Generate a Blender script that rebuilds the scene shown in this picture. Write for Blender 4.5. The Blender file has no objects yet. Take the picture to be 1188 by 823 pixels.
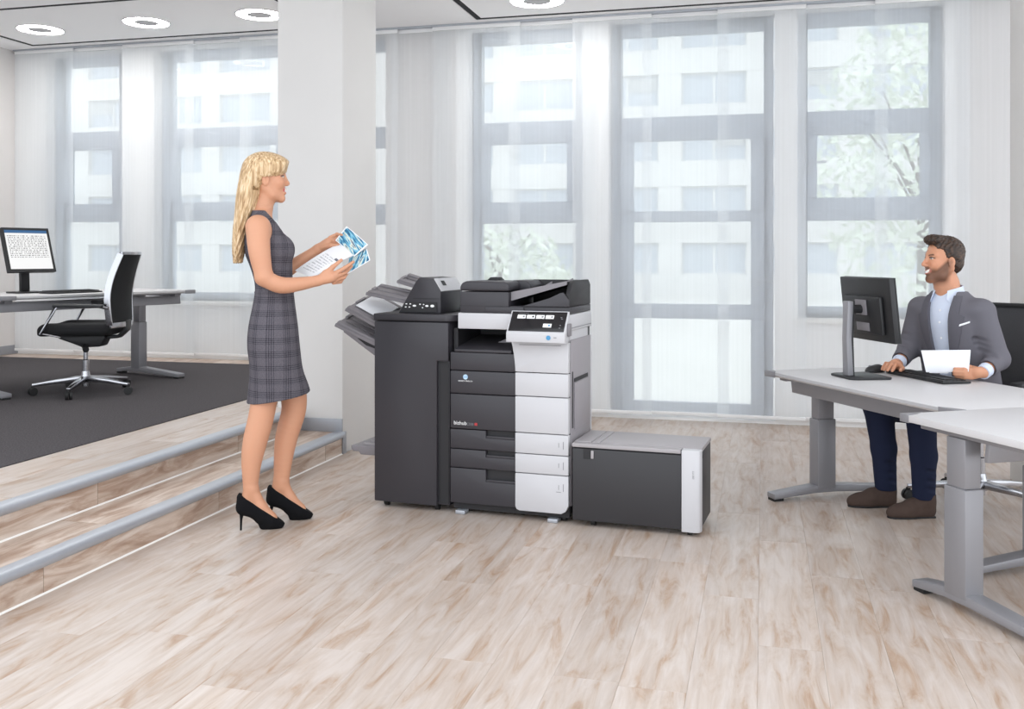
import bpy, bmesh, math, random
import numpy as np
from mathutils import Vector, Matrix

random.seed(7)
SC = bpy.context.scene
COL = SC.collection
PI = math.pi

# ------------------------------------------------------------------ camera
CAM_H = 1.27
FPX = 1130.0                                  # focal length in pixels of the 1188 x 823 frame
YAW = math.atan2(291.0, FPX)                  # camera turned left of the window wall's normal
cam = bpy.data.cameras.new('camera')
cam.sensor_fit = 'HORIZONTAL'
cam.sensor_width = 36.0
cam.lens = 36.0 * FPX / 1188.0
cam.shift_y = -(411.5 - 298.0) / 1188.0       # shift lens: verticals stay upright
cam.clip_start = 0.05
cam.clip_end = 300
camo = bpy.data.objects.new('camera', cam)
COL.objects.link(camo)
camo.location = (0, 0, CAM_H)
camo.rotation_euler = (PI / 2, 0, YAW)
SC.camera = camo

# ------------------------------------------------------------------ sky, exposure
world = bpy.data.worlds.new('overcast_sky')
SC.world = world
world.use_nodes = True
bg = world.node_tree.nodes['Background']
bg.inputs['Color'].default_value = (0.90, 0.95, 1.0, 1)
bg.inputs['Strength'].default_value = 1.9
SC.view_settings.view_transform = 'Standard'
SC.view_settings.look = 'None'
SC.view_settings.gamma = 1.0
SC.view_settings.use_curve_mapping = False
SC.view_settings.exposure = 0.32
LAMP_STRENGTH = 34.0                           # ring lamps in the ceiling

# ------------------------------------------------------------------ helpers
def srgb(r, g, b):
    def f(c):
        c /= 255.0
        return c / 12.92 if c <= 0.04045 else ((c + 0.055) / 1.055) ** 2.4
    return (f(r), f(g), f(b), 1.0)

def tag(o, label=None, cat=None, group=None, kind=None):
    if label: o['label'] = label
    if cat: o['category'] = cat
    if group: o['group'] = group
    if kind: o['kind'] = kind
    return o

def empty(name, loc=(0, 0, 0), rz=0.0, parent=None):
    o = bpy.data.objects.new(name, None)
    o.empty_display_size = 0.1
    COL.objects.link(o)
    o.location = loc
    o.rotation_euler = (0, 0, rz)
    if parent: o.parent = parent
    return o

def new_mat(name):
    m = bpy.data.materials.new(name)
    m.use_nodes = True
    nt = m.node_tree
    return m, nt, nt.nodes['Principled BSDF']

def mat(name, col, rough=0.5, metal=0.0, spec=0.5, grain=0.0, gscale=60.0, bump=0.0, coat=0.0, alpha=None):
    m, nt, b = new_mat(name)
    b.inputs['Base Color'].default_value = col
    b.inputs['Roughness'].default_value = rough
    b.inputs['Metallic'].default_value = metal
    b.inputs['Specular IOR Level'].default_value = spec
    b.inputs['Coat Weight'].default_value = coat
    if grain or bump:
        tc = nt.nodes.new('ShaderNodeTexCoord')
        n = nt.nodes.new('ShaderNodeTexNoise')
        n.inputs['Scale'].default_value = gscale
        n.inputs['Detail'].default_value = 4
        nt.links.new(tc.outputs['Object'], n.inputs['Vector'])
        if grain:
            mx = nt.nodes.new('ShaderNodeMix'); mx.data_type = 'RGBA'
            c0 = tuple(max(0, c * (1 - grain)) for c in col[:3]) + (1,)
            c1 = tuple(min(1, c * (1 + grain)) for c in col[:3]) + (1,)
            mx.inputs['A'].default_value = c0
            mx.inputs['B'].default_value = c1
            nt.links.new(n.outputs['Fac'], mx.inputs['Factor'])
            nt.links.new(mx.outputs['Result'], b.inputs['Base Color'])
        if bump:
            bp = nt.nodes.new('ShaderNodeBump')
            bp.inputs['Strength'].default_value = bump
            bp.inputs['Distance'].default_value = 0.002
            nt.links.new(n.outputs['Fac'], bp.inputs['Height'])
            nt.links.new(bp.outputs['Normal'], b.inputs['Normal'])
    return m

def ramp(nt, stops):
    r = nt.nodes.new('ShaderNodeValToRGB')
    el = r.color_ramp.elements
    while len(el) < len(stops): el.new(0.5)
    for e, (p, c) in zip(el, stops):
        e.position = p; e.color = c
    return r

def emit(name, col, s):
    m, nt, b = new_mat(name)
    b.inputs['Base Color'].default_value = col
    b.inputs['Emission Color'].default_value = col
    b.inputs['Emission Strength'].default_value = s
    return m

class MB:
    """collects boxes, prisms, tubes and lathes into one mesh"""
    def __init__(self):
        self.v = []; self.f = []; self.uv = None
    def add(self, vs, fs):
        o = len(self.v)
        self.v += [tuple(p) for p in vs]
        self.f += [tuple(i + o for i in q) for q in fs]
        return self
    def box(self, x0, x1, y0, y1, z0, z1):
        return self.add([(x0, y0, z0), (x1, y0, z0), (x1, y1, z0), (x0, y1, z0),
                         (x0, y0, z1), (x1, y0, z1), (x1, y1, z1), (x0, y1, z1)],
                        [(0, 3, 2, 1), (4, 5, 6, 7), (0, 1, 5, 4), (1, 2, 6, 5), (2, 3, 7, 6), (3, 0, 4, 7)])
    def prism(self, poly, axis, a, b):
        n = len(poly)
        def p3(p, t):
            return {'x': (t, p[0], p[1]), 'y': (p[0], t, p[1]), 'z': (p[0], p[1], t)}[axis]
        vs = [p3(p, a) for p in poly] + [p3(p, b) for p in poly]
        fs = [tuple(range(n)), tuple(range(2 * n - 1, n - 1, -1))]
        fs += [(i, i + n, (i + 1) % n + n, (i + 1) % n) for i in range(n)]
        return self.add(vs, fs)
    def tube(self, pts, r, n=10, flat=1.0, up=(0, 0, 1)):
        pts = [Vector(p) for p in pts]
        if not hasattr(r, '__len__'): r = [r] * len(pts)
        rings = []
        for i, p in enumerate(pts):
            t = (pts[min(i + 1, len(pts) - 1)] - pts[max(i - 1, 0)]).normalized()
            u = Vector(up)
            if abs(u.dot(t)) > 0.95: u = Vector((1, 0, 0))
            s = t.cross(u).normalized(); w = s.cross(t).normalized()
            rings.append([p + s * (r[i] * math.cos(2 * PI * k / n)) + w * (r[i] * flat * math.sin(2 * PI * k / n)) for k in range(n)])
        vs = [q for ring in rings for q in ring]
        fs = []
        for i in range(len(pts) - 1):
            for k in range(n):
                k2 = (k + 1) % n
                fs.append((i * n + k, i * n + k2, (i + 1) * n + k2, (i + 1) * n + k))
        fs.append(tuple(range(n - 1, -1, -1)))
        fs.append(tuple(range((len(pts) - 1) * n, len(pts) * n)))
        return self.add(vs, fs)
    def bar(self, pts, w, h, up=(0, 0, 1)):
        """rectangular section swept along pts (w sideways, h along up); w, h may be lists"""
        pts = [Vector(p) for p in pts]
        m = len(pts)
        if not hasattr(w, '__len__'): w = [w] * m
        if not hasattr(h, '__len__'): h = [h] * m
        vs = []
        for i, p in enumerate(pts):
            t = (pts[min(i + 1, m - 1)] - pts[max(i - 1, 0)]).normalized()
            u = Vector(up)
            if abs(u.dot(t)) > 0.97: u = Vector((1, 0, 0))
            s = t.cross(u).normalized(); q = s.cross(t).normalized()
            for (a, b) in ((-1, -1), (1, -1), (1, 1), (-1, 1)):
                vs.append(p + s * (a * w[i] / 2) + q * (b * h[i] / 2))
        fs = []
        for i in range(m - 1):
            for k in range(4):
                fs.append((i * 4 + k, i * 4 + (k + 1) % 4, i * 4 + 4 + (k + 1) % 4, i * 4 + 4 + k))
        fs.append((3, 2, 1, 0)); e = (m - 1) * 4
        fs.append((e, e + 1, e + 2, e + 3))
        return self.add(vs, fs)
    def lathe(self, prof, c=(0, 0, 0), n=24, axis='z', closed=False):
        vs = []; m = len(prof)
        for (r, h) in prof:
            for k in range(n):
                a = 2 * PI * k / n
                x, y = r * math.cos(a), r * math.sin(a)
                p = {'z': (x, y, h), 'x': (h, x, y), 'y': (x, h, y)}[axis]
                vs.append((p[0] + c[0], p[1] + c[1], p[2] + c[2]))
        fs = []
        rng = range(m) if closed else range(m - 1)
        for i in rng:
            for k in range(n):
                k2 = (k + 1) % n; i2 = (i + 1) % m
                fs.append((i * n + k, i * n + k2, i2 * n + k2, i2 * n + k))
        if not closed:
            fs.append(tuple(range(n - 1, -1, -1)))
            fs.append(tuple(range((m - 1) * n, m * n)))
        return self.add(vs, fs)
    def build(self, name, m, parent=None, bevel=0.0, seg=2, smooth=35, loc=None, rot=None):
        me = bpy.data.meshes.new(name)
        me.from_pydata(self.v, [], self.f)
        bm = bmesh.new(); bm.from_mesh(me)
        bmesh.ops.remove_doubles(bm, verts=bm.verts, dist=1e-6)
        bmesh.ops.recalc_face_normals(bm, faces=bm.faces)
        if bevel:
            ed = [e for e in bm.edges if len(e.link_faces) == 2 and e.calc_face_angle(0) > math.radians(30)]
            bmesh.ops.bevel(bm, geom=ed, offset=bevel, segments=seg, profile=0.5, affect='EDGES', clamp_overlap=True)
        bm.to_mesh(me); bm.free()
        return finish(name, me, m, parent, smooth, loc, rot)

def finish(name, me, m, parent=None, smooth=35, loc=None, rot=None):
    if smooth:
        me.polygons.foreach_set('use_smooth', [True] * len(me.polygons))
        if smooth < 180:
            me.set_sharp_from_angle(angle=math.radians(smooth))
    if m: me.materials.append(m)
    o = bpy.data.objects.new(name, me)
    COL.objects.link(o)
    if parent: o.parent = parent
    if loc: o.location = loc
    if rot: o.rotation_euler = rot
    return o

def bx(name, m, parent, x0, x1, y0, y1, z0, z1, bevel=0.0):
    return MB().box(x0, x1, y0, y1, z0, z1).build(name, m, parent, bevel=bevel)

def copy_tree(o, parent=None):
    c = o.copy(); COL.objects.link(c); c.parent = parent
    for ch in o.children: copy_tree(ch, c)
    return c

def lettering(text, size, m, parent, loc, rot, extrude=0.0004, align='LEFT', spacing=1.0):
    cu = bpy.data.curves.new('lettering', 'FONT')
    cu.body = text; cu.size = size; cu.extrude = extrude
    cu.align_x = align; cu.space_character = spacing
    cu.materials.append(m)
    t = bpy.data.objects.new('lettering', cu)
    COL.objects.link(t)
    dg = bpy.context.evaluated_depsgraph_get()
    me = bpy.data.meshes.new_from_object(t.evaluated_get(dg))
    bpy.data.objects.remove(t); bpy.data.curves.remove(cu)
    me.materials.clear()
    return finish('lettering', me, m, parent, 0, loc, rot)

_cs, _cc = math.sin(YAW), math.cos(YAW)
def at(u, v, d):
    """measured point of the photograph at distance d from the lens plane, in metres of the room"""
    a = (u - 594.0) / FPX; b = (298.0 - v) / FPX
    return Vector((d * (-_cs + a * _cc), d * (_cc + a * _cs), CAM_H + d * b))

# ------------------------------------------------------------------ signed-distance modelling for bodies and clothes
class Field:
    def __init__(self, lo, hi, h):
        self.lo = np.array(lo, float); self.h = h
        self.n = np.ceil((np.array(hi) - self.lo) / h).astype(int) + 1
        self.D = np.full(self.n, 0.2, np.float32)
        self.ax = [self.lo[i] + h * np.arange(self.n[i]) for i in range(3)]
    def sub(self, lo, hi):
        s = []
        for i in range(3):
            a = int(max(0, math.floor((lo[i] - self.lo[i]) / self.h)))
            b = int(min(self.n[i], math.ceil((hi[i] - self.lo[i]) / self.h) + 1))
            s.append(slice(a, max(a, b)))
        X, Y, Z = np.meshgrid(self.ax[0][s[0]], self.ax[1][s[1]], self.ax[2][s[2]], indexing='ij')
        return tuple(s), X.astype(np.float32), Y.astype(np.float32), Z.astype(np.float32)
    def comb(self, s, d, k, op):
        A = self.D[s]
        if A.size == 0: return
        if op == 'u':
            if k > 0:
                t = np.clip(0.5 + 0.5 * (A - d) / k, 0, 1)
                self.D[s] = A * (1 - t) + d * t - k * t * (1 - t)
            else: self.D[s] = np.minimum(A, d)
        elif op == 's':
            d = -d
            if k > 0:
                t = np.clip(0.5 - 0.5 * (A - d) / k, 0, 1)
                self.D[s] = A * (1 - t) + d * t + k * t * (1 - t)
            else: self.D[s] = np.maximum(A, d)
    def cap(self, a, b, r1, r2=None, k=0.01, op='u', sy=1.0):
        r2 = r1 if r2 is None else r2
        a = np.array(a, float); b = np.array(b, float)
        m = max(r1, r2) + k + 0.02
        s, X, Y, Z = self.sub(np.minimum(a, b) - m, np.maximum(a, b) + m)
        ab = b - a; L = max(float(ab @ ab), 1e-9)
        t = np.clip(((X - a[0]) * ab[0] + (Y - a[1]) * ab[1] + (Z - a[2]) * ab[2]) / L, 0, 1)
        d = np.sqrt((X - a[0] - t * ab[0]) ** 2 + ((Y - a[1] - t * ab[1]) / sy) ** 2 + (Z - a[2] - t * ab[2]) ** 2) - (r1 + (r2 - r1) * t)
        self.comb(s, d, k, op)
    def chain(self, pts, rs, k=0.01, op='u'):
        for i in range(len(pts) - 1):
            self.cap(pts[i], pts[i + 1], rs[i], rs[i + 1], k, op)
    def spline(self, pts, rs, k=0.01, n=5):
        """a limb through pts: Catmull-Rom between the joints so that it swells and tapers without corners"""
        P = np.array([list(p) + [r] for p, r in zip(pts, rs)], float)
        P = np.vstack([2 * P[0] - P[1], P, 2 * P[-1] - P[-2]])
        Q = []
        for i in range(1, len(P) - 2):
            for j in range(n):
                t = j / n
                a, b, c, d = P[i - 1], P[i], P[i + 1], P[i + 2]
                Q.append(0.5 * (2 * b + (c - a) * t + (2 * a - 5 * b + 4 * c - d) * t ** 2 + (3 * b - a - 3 * c + d) * t ** 3))
        Q.append(P[-2])
        for i in range(len(Q) - 1):
            self.cap(Q[i][:3], Q[i + 1][:3], Q[i][3], Q[i + 1][3], k if i == 0 else min(k, 0.004))
    def ell(self, c, r, k=0.01, op='u', R=None):
        m = max(r) + k + 0.02
        c = np.array(c, float)
        s, X, Y, Z = self.sub(c - m, c + m)
        P = [X - c[0], Y - c[1], Z - c[2]]
        if R is not None:
            P = [P[0] * R[0][i] + P[1] * R[1][i] + P[2] * R[2][i] for i in range(3)]
        k0 = np.sqrt((P[0] / r[0]) ** 2 + (P[1] / r[1]) ** 2 + (P[2] / r[2]) ** 2)
        k1 = np.sqrt((P[0] / r[0] ** 2) ** 2 + (P[1] / r[1] ** 2) ** 2 + (P[2] / r[2] ** 2) ** 2) + 1e-6
        self.comb(s, k0 * (k0 - 1) / k1, k, op)
    def loft(self, secs, k=0.01, op='u', pw=2.0, grow=0.0, ztop=None, zbot=None):
        """secs: (z, cx, cy, rx, ry) from low to high"""
        S = np.array(sorted(secs), float)
        zz = np.linspace(S[0, 0], S[-1, 0], 200)
        tab = []
        for j in range(1, 5):                              # smooth the piecewise-linear profile
            q = np.interp(zz, S[:, 0], S[:, j])
            w = 9
            qp = np.pad(q, w, mode='edge')
            q = np.convolve(qp, np.ones(2 * w + 1) / (2 * w + 1), 'valid')
            tab.append(q)
        mx = float(max(S[:, 3].max(), S[:, 4].max())) + k + 0.03 + grow
        lo = (S[:, 1].min() - mx, S[:, 2].min() - mx, S[0, 0] - 0.03)
        hi = (S[:, 1].max() + mx, S[:, 2].max() + mx, S[-1, 0] + 0.03)
        s, X, Y, Z = self.sub(lo, hi)
        z1 = Z[0, 0, :]
        g = [np.interp(z1, zz, t)[None, None, :].astype(np.float32) for t in tab]
        rx, ry = g[2] + grow, g[3] + grow
        q = (np.abs((X - g[0]) / rx) ** pw + np.abs((Y - g[1]) / ry) ** pw) ** (1 / pw)
        d = (q - 1) * np.minimum(rx, ry)
        zb = S[0, 0] if zbot is None else zbot
        zt = S[-1, 0] if ztop is None else ztop
        d = np.maximum(d, np.maximum(zb - Z, Z - zt))
        self.comb(s, d, k, op)
    def cut(self, p, n):
        """keep the side of the plane that n points away from"""
        n = np.array(n, float); n /= np.linalg.norm(n)
        X, Y, Z = np.meshgrid(*self.ax, indexing='ij', sparse=True)
        d = ((X - p[0]) * n[0] + (Y - p[1]) * n[1] + (Z - p[2]) * n[2]).astype(np.float32)
        self.D = np.maximum(self.D, d)
    def shell_cut(self, fn):
        X, Y, Z = np.meshgrid(*self.ax, indexing='ij')
        self.D = np.maximum(self.D, fn(X, Y, Z).astype(np.float32))
    def ray_x(self, y, z):
        """largest x inside the solid at (y, z)"""
        j = int(round((y - self.lo[1]) / self.h)); k = int(round((z - self.lo[2]) / self.h))
        c = self.D[:, min(max(j, 0), self.n[1] - 1), min(max(k, 0), self.n[2] - 1)]
        i = np.where(c < 0)[0]
        if len(i) == 0: return None
        i = i[-1]
        if i + 1 >= len(c): return float(self.ax[0][i])
        t = c[i] / (c[i] - c[i + 1])
        return float(self.ax[0][i] + t * self.h)
    def nets(self):
        D = self.D
        D = D.copy()
        D[0], D[-1], D[:, 0], D[:, -1], D[:, :, 0], D[:, :, -1] = (0.2,) * 6
        S = D < 0
        nx, ny, nz = D.shape
        cnt = np.zeros((nx - 1, ny - 1, nz - 1), np.int8)
        offs = [(i, j, k) for i in (0, 1) for j in (0, 1) for k in (0, 1)]
        for (i, j, k) in offs:
            cnt += S[i:nx - 1 + i, j:ny - 1 + j, k:nz - 1 + k]
        act = np.argwhere((cnt > 0) & (cnt < 8))
        idx = np.full(cnt.shape, -1, np.int32)
        idx[act[:, 0], act[:, 1], act[:, 2]] = np.arange(len(act))
        vals = np.stack([D[act[:, 0] + o[0], act[:, 1] + o[1], act[:, 2] + o[2]] for o in offs], 1)
        P = np.zeros((len(act), 3)); C = np.zeros(len(act))
        for a in range(8):
            for b in range(a + 1, 8):
                if sum(abs(offs[a][q] - offs[b][q]) for q in range(3)) != 1: continue
                va, vb = vals[:, a], vals[:, b]
                mk = (va < 0) != (vb < 0)
                t = np.where(mk, va / np.where(mk, va - vb, 1), 0)
                pa = np.array(offs[a], float); pb = np.array(offs[b], float)
                P += mk[:, None] * (pa + t[:, None] * (pb - pa)); C += mk
        V = self.lo + self.h * (act + P / C[:, None])
        F = []
        for ax in range(3):
            sl0 = [slice(None)] * 3; sl1 = [slice(None)] * 3
            sl0[ax] = slice(0, -1); sl1[ax] = slice(1, None)
            A, B = S[tuple(sl0)], S[tuple(sl1)]
            e = np.argwhere(A != B)
            u, w = (ax + 1) % 3, (ax + 2) % 3
            e = e[(e[:, u] > 0) & (e[:, w] > 0) & (e[:, u] < D.shape[u] - 1) & (e[:, w] < D.shape[w] - 1)]
            inside = A[e[:, 0], e[:, 1], e[:, 2]]
            q = []
            for (du, dw) in ((-1, -1), (0, -1), (0, 0), (-1, 0)):
                c = e.copy(); c[:, u] += du; c[:, w] += dw
                q.append(idx[c[:, 0], c[:, 1], c[:, 2]])
            q = np.stack(q, 1)
            q[~inside] = q[~inside][:, ::-1]
            F.append(q)
        F = np.concatenate(F)
        F = F[(F >= 0).all(1)]
        return V, F
    def build(self, name, m, parent, color=None, relax=1):
        V, F = self.nets()
        me = bpy.data.meshes.new(name)
        me.vertices.add(len(V)); me.vertices.foreach_set('co', V.astype(np.float32).ravel())
        me.loops.add(len(F) * 4); me.loops.foreach_set('vertex_index', F.astype(np.int32).ravel())
        me.polygons.add(len(F))
        me.polygons.foreach_set('loop_start', np.arange(0, len(F) * 4, 4, dtype=np.int32))
        me.update(calc_edges=True)
        if color is not None:
            at_ = me.color_attributes.new('tint', 'FLOAT_COLOR', 'POINT')
            c = np.ones((len(V), 4), np.float32); c[:, :3] = color(V)
            at_.data.foreach_set('color', c.ravel())
        o = finish(name, me, m, parent, smooth=180)
        return o
# ------------------------------------------------------------------ materials
M = {}
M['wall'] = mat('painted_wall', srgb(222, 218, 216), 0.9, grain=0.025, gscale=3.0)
M['wall_lit'] = mat('wall_painted_glow', srgb(246, 245, 244), 0.9)  # lighter than the other walls, standing in for the glow behind the curtains
M['column'] = mat('white_column_paint', srgb(217, 215, 213), 0.85, grain=0.03, gscale=4.0)
M['ceiling'] = mat('white_ceiling_board', srgb(248, 247, 247), 0.9)
M['gap'] = mat('ceiling_gap_shade', srgb(40, 40, 42), 0.9)  # dark colour puts the shade into the ceiling gaps
M['alu'] = mat('brushed_aluminium', srgb(178, 182, 189), 0.42, 0.6, grain=0.04, gscale=30)
M['skirting'] = mat('grey_skirting_metal', srgb(158, 160, 166), 0.45, 0.3)
M['caulk'] = mat('white_caulk', srgb(236, 233, 228), 0.7)
M['frame'] = mat('grey_window_frame', srgb(174, 182, 194), 0.45)
M['silver'] = mat('silver_lacquered_steel', srgb(142, 141, 145), 0.42, 0.3)
M['desktop'] = mat('pale_grey_laminate', srgb(200, 198, 199), 0.45, grain=0.02, gscale=120)
M['desk_edge'] = mat('grey_desk_edging', srgb(176, 175, 178), 0.5)
M['chrome'] = mat('polished_chrome', srgb(178, 178, 182), 0.2, 1.0)
M['black'] = mat('black_plastic', srgb(30, 30, 32), 0.45)
M['black_soft'] = mat('black_upholstery', srgb(21, 21, 23), 0.9, grain=0.3, gscale=300, bump=0.3)
M['mesh'] = mat('dark_grey_chair_mesh', srgb(58, 58, 61), 0.8, grain=0.25, gscale=260)
M['rubber'] = mat('black_rubber', srgb(24, 24, 25), 0.6)
M['charcoal'] = mat('charcoal_printer_plastic', srgb(51, 49, 54), 0.48, grain=0.03, gscale=400, bump=0.05)
M['charcoal_dark'] = mat('dark_printer_recess', srgb(34, 33, 36), 0.6)
M['charcoal_mid'] = mat('grey_printer_tray_plastic', srgb(126, 122, 126), 0.5)
M['printer_white'] = mat('white_printer_plastic', srgb(194, 193, 196), 0.42)
M['printer_side'] = mat('mauve_grey_printer_side', srgb(150, 145, 149), 0.5)
M['cabinet_top'] = mat('warm_grey_cabinet_top', srgb(162, 157, 159), 0.5)
M['cabinet_front'] = mat('dark_cabinet_front', srgb(47, 46, 49), 0.5)
M['panel_black'] = mat('black_glossy_panel', srgb(22, 20, 24), 0.15)
M['icon_white'] = mat('white_print', srgb(240, 240, 240), 0.5)
M['icon_grey'] = mat('grey_print', srgb(120, 120, 124), 0.5)
M['icon_blue'] = mat('blue_print', srgb(70, 140, 185), 0.4)
M['icon_red'] = mat('red_print', srgb(170, 50, 55), 0.4)
M['icon_sky'] = mat('pale_blue_print', srgb(190, 215, 235), 0.4)
M['paper'] = mat('white_paper', srgb(240, 241, 245), 0.8)
M['ring_grey'] = mat('grey_lamp_centre', srgb(196, 195, 197), 0.7)
M['lamp_trim'] = mat('white_lamp_trim', srgb(235, 235, 235), 0.6)
M['lamp'] = emit('glowing_lamp_ring', (1.0, 0.99, 0.97, 1), LAMP_STRENGTH)
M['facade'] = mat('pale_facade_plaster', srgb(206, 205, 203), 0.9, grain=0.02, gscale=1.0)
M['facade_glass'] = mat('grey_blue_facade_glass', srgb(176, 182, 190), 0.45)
M['facade_frame'] = mat('white_facade_frame', srgb(206, 206, 204), 0.7)
M['bark'] = mat('grey_brown_bark', srgb(120, 112, 104), 0.9, grain=0.2, gscale=12)
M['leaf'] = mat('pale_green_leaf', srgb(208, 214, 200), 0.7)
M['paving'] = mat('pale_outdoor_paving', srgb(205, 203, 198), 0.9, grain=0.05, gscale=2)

def glass_mat():
    m, nt, b = new_mat('window_glass')
    nt.nodes.remove(b)
    out = nt.nodes['Material Output']
    tr = nt.nodes.new('ShaderNodeBsdfTransparent'); tr.inputs['Color'].default_value = (0.96, 0.98, 0.98, 1)
    gl = nt.nodes.new('ShaderNodeBsdfGlossy'); gl.inputs['Roughness'].default_value = 0.02
    fr = nt.nodes.new('ShaderNodeFresnel'); fr.inputs['IOR'].default_value = 1.3
    mx = nt.nodes.new('ShaderNodeMixShader')
    nt.links.new(fr.outputs[0], mx.inputs[0]); nt.links.new(tr.outputs[0], mx.inputs[1]); nt.links.new(gl.outputs[0], mx.inputs[2])
    nt.links.new(mx.outputs[0], out.inputs['Surface'])
    return m
M['glass'] = glass_mat()

def sheer_mat():
    m, nt, b = new_mat('sheer_white_fabric')
    nt.nodes.remove(b)
    out = nt.nodes['Material Output']
    tr = nt.nodes.new('ShaderNodeBsdfTransparent')
    tl = nt.nodes.new('ShaderNodeBsdfTranslucent'); tl.inputs['Color'].default_value = (0.90, 0.94, 0.97, 1)
    df = nt.nodes.new('ShaderNodeBsdfDiffuse'); df.inputs['Color'].default_value = (0.92, 0.93, 0.94, 1)
    m1 = nt.nodes.new('ShaderNodeMixShader'); m1.inputs[0].default_value = 0.5
    nt.links.new(tl.outputs[0], m1.inputs[1]); nt.links.new(df.outputs[0], m1.inputs[2])
    # fine vertical slub of the weave
    tc = nt.nodes.new('ShaderNodeTexCoord'); mp = nt.nodes.new('ShaderNodeMapping')
    mp.inputs['Scale'].default_value = (60, 60, 0.6)
    nz = nt.nodes.new('ShaderNodeTexNoise'); nz.inputs['Scale'].default_value = 1.0; nz.inputs['Detail'].default_value = 3
    mr = nt.nodes.new('ShaderNodeMapRange')
    mr.inputs['To Min'].default_value = 0.46; mr.inputs['To Max'].default_value = 0.53
    nt.links.new(tc.outputs['Object'], mp.inputs['Vector']); nt.links.new(mp.outputs[0], nz.inputs['Vector'])
    nt.links.new(nz.outputs['Fac'], mr.inputs['Value'])
    m2 = nt.nodes.new('ShaderNodeMixShader')
    nt.links.new(mr.outputs[0], m2.inputs[0]); nt.links.new(tr.outputs[0], m2.inputs[1]); nt.links.new(m1.outputs[0], m2.inputs[2])
    nt.links.new(m2.outputs[0], out.inputs['Surface'])
    return m
M['sheer'] = sheer_mat()

def wood_mat(name, pale):
    m, nt, b = new_mat(name)
    tc = nt.nodes.new('ShaderNodeTexCoord'); oi = nt.nodes.new('ShaderNodeObjectInfo')
    sc = nt.nodes.new('ShaderNodeVectorMath'); sc.operation = 'MULTIPLY_ADD'
    cx_ = nt.nodes.new('ShaderNodeCombineXYZ')
    k1 = nt.nodes.new('ShaderNodeMath'); k1.operation = 'MULTIPLY'; k1.inputs[1].default_value = 37.0
    nt.links.new(oi.outputs['Random'], k1.inputs[0])
    for i in range(3): nt.links.new(k1.outputs[0], cx_.inputs[i])
    sc.inputs[1].default_value = (17.0, 2.8, 17.0)
    nt.links.new(tc.outputs['Object'], sc.inputs[0]); nt.links.new(cx_.outputs[0], sc.inputs[2])
    n1 = nt.nodes.new('ShaderNodeTexNoise'); n1.inputs['Scale'].default_value = 1.0; n1.inputs['Detail'].default_value = 6
    n1.inputs['Roughness'].default_value = 0.62; n1.inputs['Distortion'].default_value = 0.8
    nt.links.new(sc.outputs[0], n1.inputs['Vector'])
    sc2 = nt.nodes.new('ShaderNodeVectorMath'); sc2.operation = 'MULTIPLY_ADD'
    sc2.inputs[1].default_value = (55.0, 3.0, 55.0)
    nt.links.new(tc.outputs['Object'], sc2.inputs[0]); nt.links.new(cx_.outputs[0], sc2.inputs[2])
    n2 = nt.nodes.new('ShaderNodeTexNoise'); n2.inputs['Scale'].default_value = 1.0; n2.inputs['Detail'].default_value = 5
    n2.inputs['Distortion'].default_value = 0.6
    nt.links.new(sc2.outputs[0], n2.inputs['Vector'])
    if pale:
        st = [(0.24, srgb(160, 128, 103)), (0.36, srgb(176, 152, 133)), (0.46, srgb(188, 172, 160)), (0.62, srgb(197, 185, 177))]
    else:
        st = [(0.28, srgb(150, 122, 103)), (0.42, srgb(178, 154, 137)), (0.54, srgb(200, 182, 168)), (0.70, srgb(217, 204, 194))]
    r1 = ramp(nt, st)
    nt.links.new(n1.outputs['Fac'], r1.inputs['Fac'])
    r2 = ramp(nt, [(0.34, (0.78, 0.74, 0.71, 1)), (0.58, (1, 1, 1, 1))])
    nt.links.new(n2.outputs['Fac'], r2.inputs['Fac'])
    mul = nt.nodes.new('ShaderNodeMix'); mul.data_type = 'RGBA'; mul.blend_type = 'MULTIPLY'
    mul.inputs['Factor'].default_value = 0.42
    nt.links.new(r1.outputs[0], mul.inputs['A']); nt.links.new(r2.outputs[0], mul.inputs['B'])
    hv = nt.nodes.new('ShaderNodeHueSaturation')
    vr = nt.nodes.new('ShaderNodeMapRange'); vr.inputs['To Min'].default_value = 0.94; vr.inputs['To Max'].default_value = 1.05
    nt.links.new(oi.outputs['Random'], vr.inputs['Value']); nt.links.new(vr.outputs[0], hv.inputs['Value'])
    nt.links.new(mul.outputs['Result'], hv.inputs['Color'])
    nt.links.new(hv.outputs[0], b.inputs['Base Color'])
    b.inputs['Roughness'].default_value = 0.36
    b.inputs['Specular IOR Level'].default_value = 0.45
    return m
M['wood'] = wood_mat('whitewashed_wood_plank', True)
M['wood_step'] = wood_mat('brown_washed_wood_step', False)

def carpet_mat():
    m, nt, b = new_mat('grey_loop_carpet')
    tc = nt.nodes.new('ShaderNodeTexCoord')
    n = nt.nodes.new('ShaderNodeTexNoise'); n.inputs['Scale'].default_value = 130; n.inputs['Detail'].default_value = 3
    nt.links.new(tc.outputs['Object'], n.inputs['Vector'])
    r = ramp(nt, [(0.3, srgb(66, 63, 65)), (0.7, srgb(94, 90, 92))])
    nt.links.new(n.outputs['Fac'], r.inputs['Fac']); nt.links.new(r.outputs[0], b.inputs['Base Color'])
    bp = nt.nodes.new('ShaderNodeBump'); bp.inputs['Strength'].default_value = 0.5; bp.inputs['Distance'].default_value = 0.004
    nt.links.new(n.outputs['Fac'], bp.inputs['Height']); nt.links.new(bp.outputs[0], b.inputs['Normal'])
    b.inputs['Roughness'].default_value = 1.0; b.inputs['Specular IOR Level'].default_value = 0.1
    return m
M['carpet'] = carpet_mat()

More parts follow.
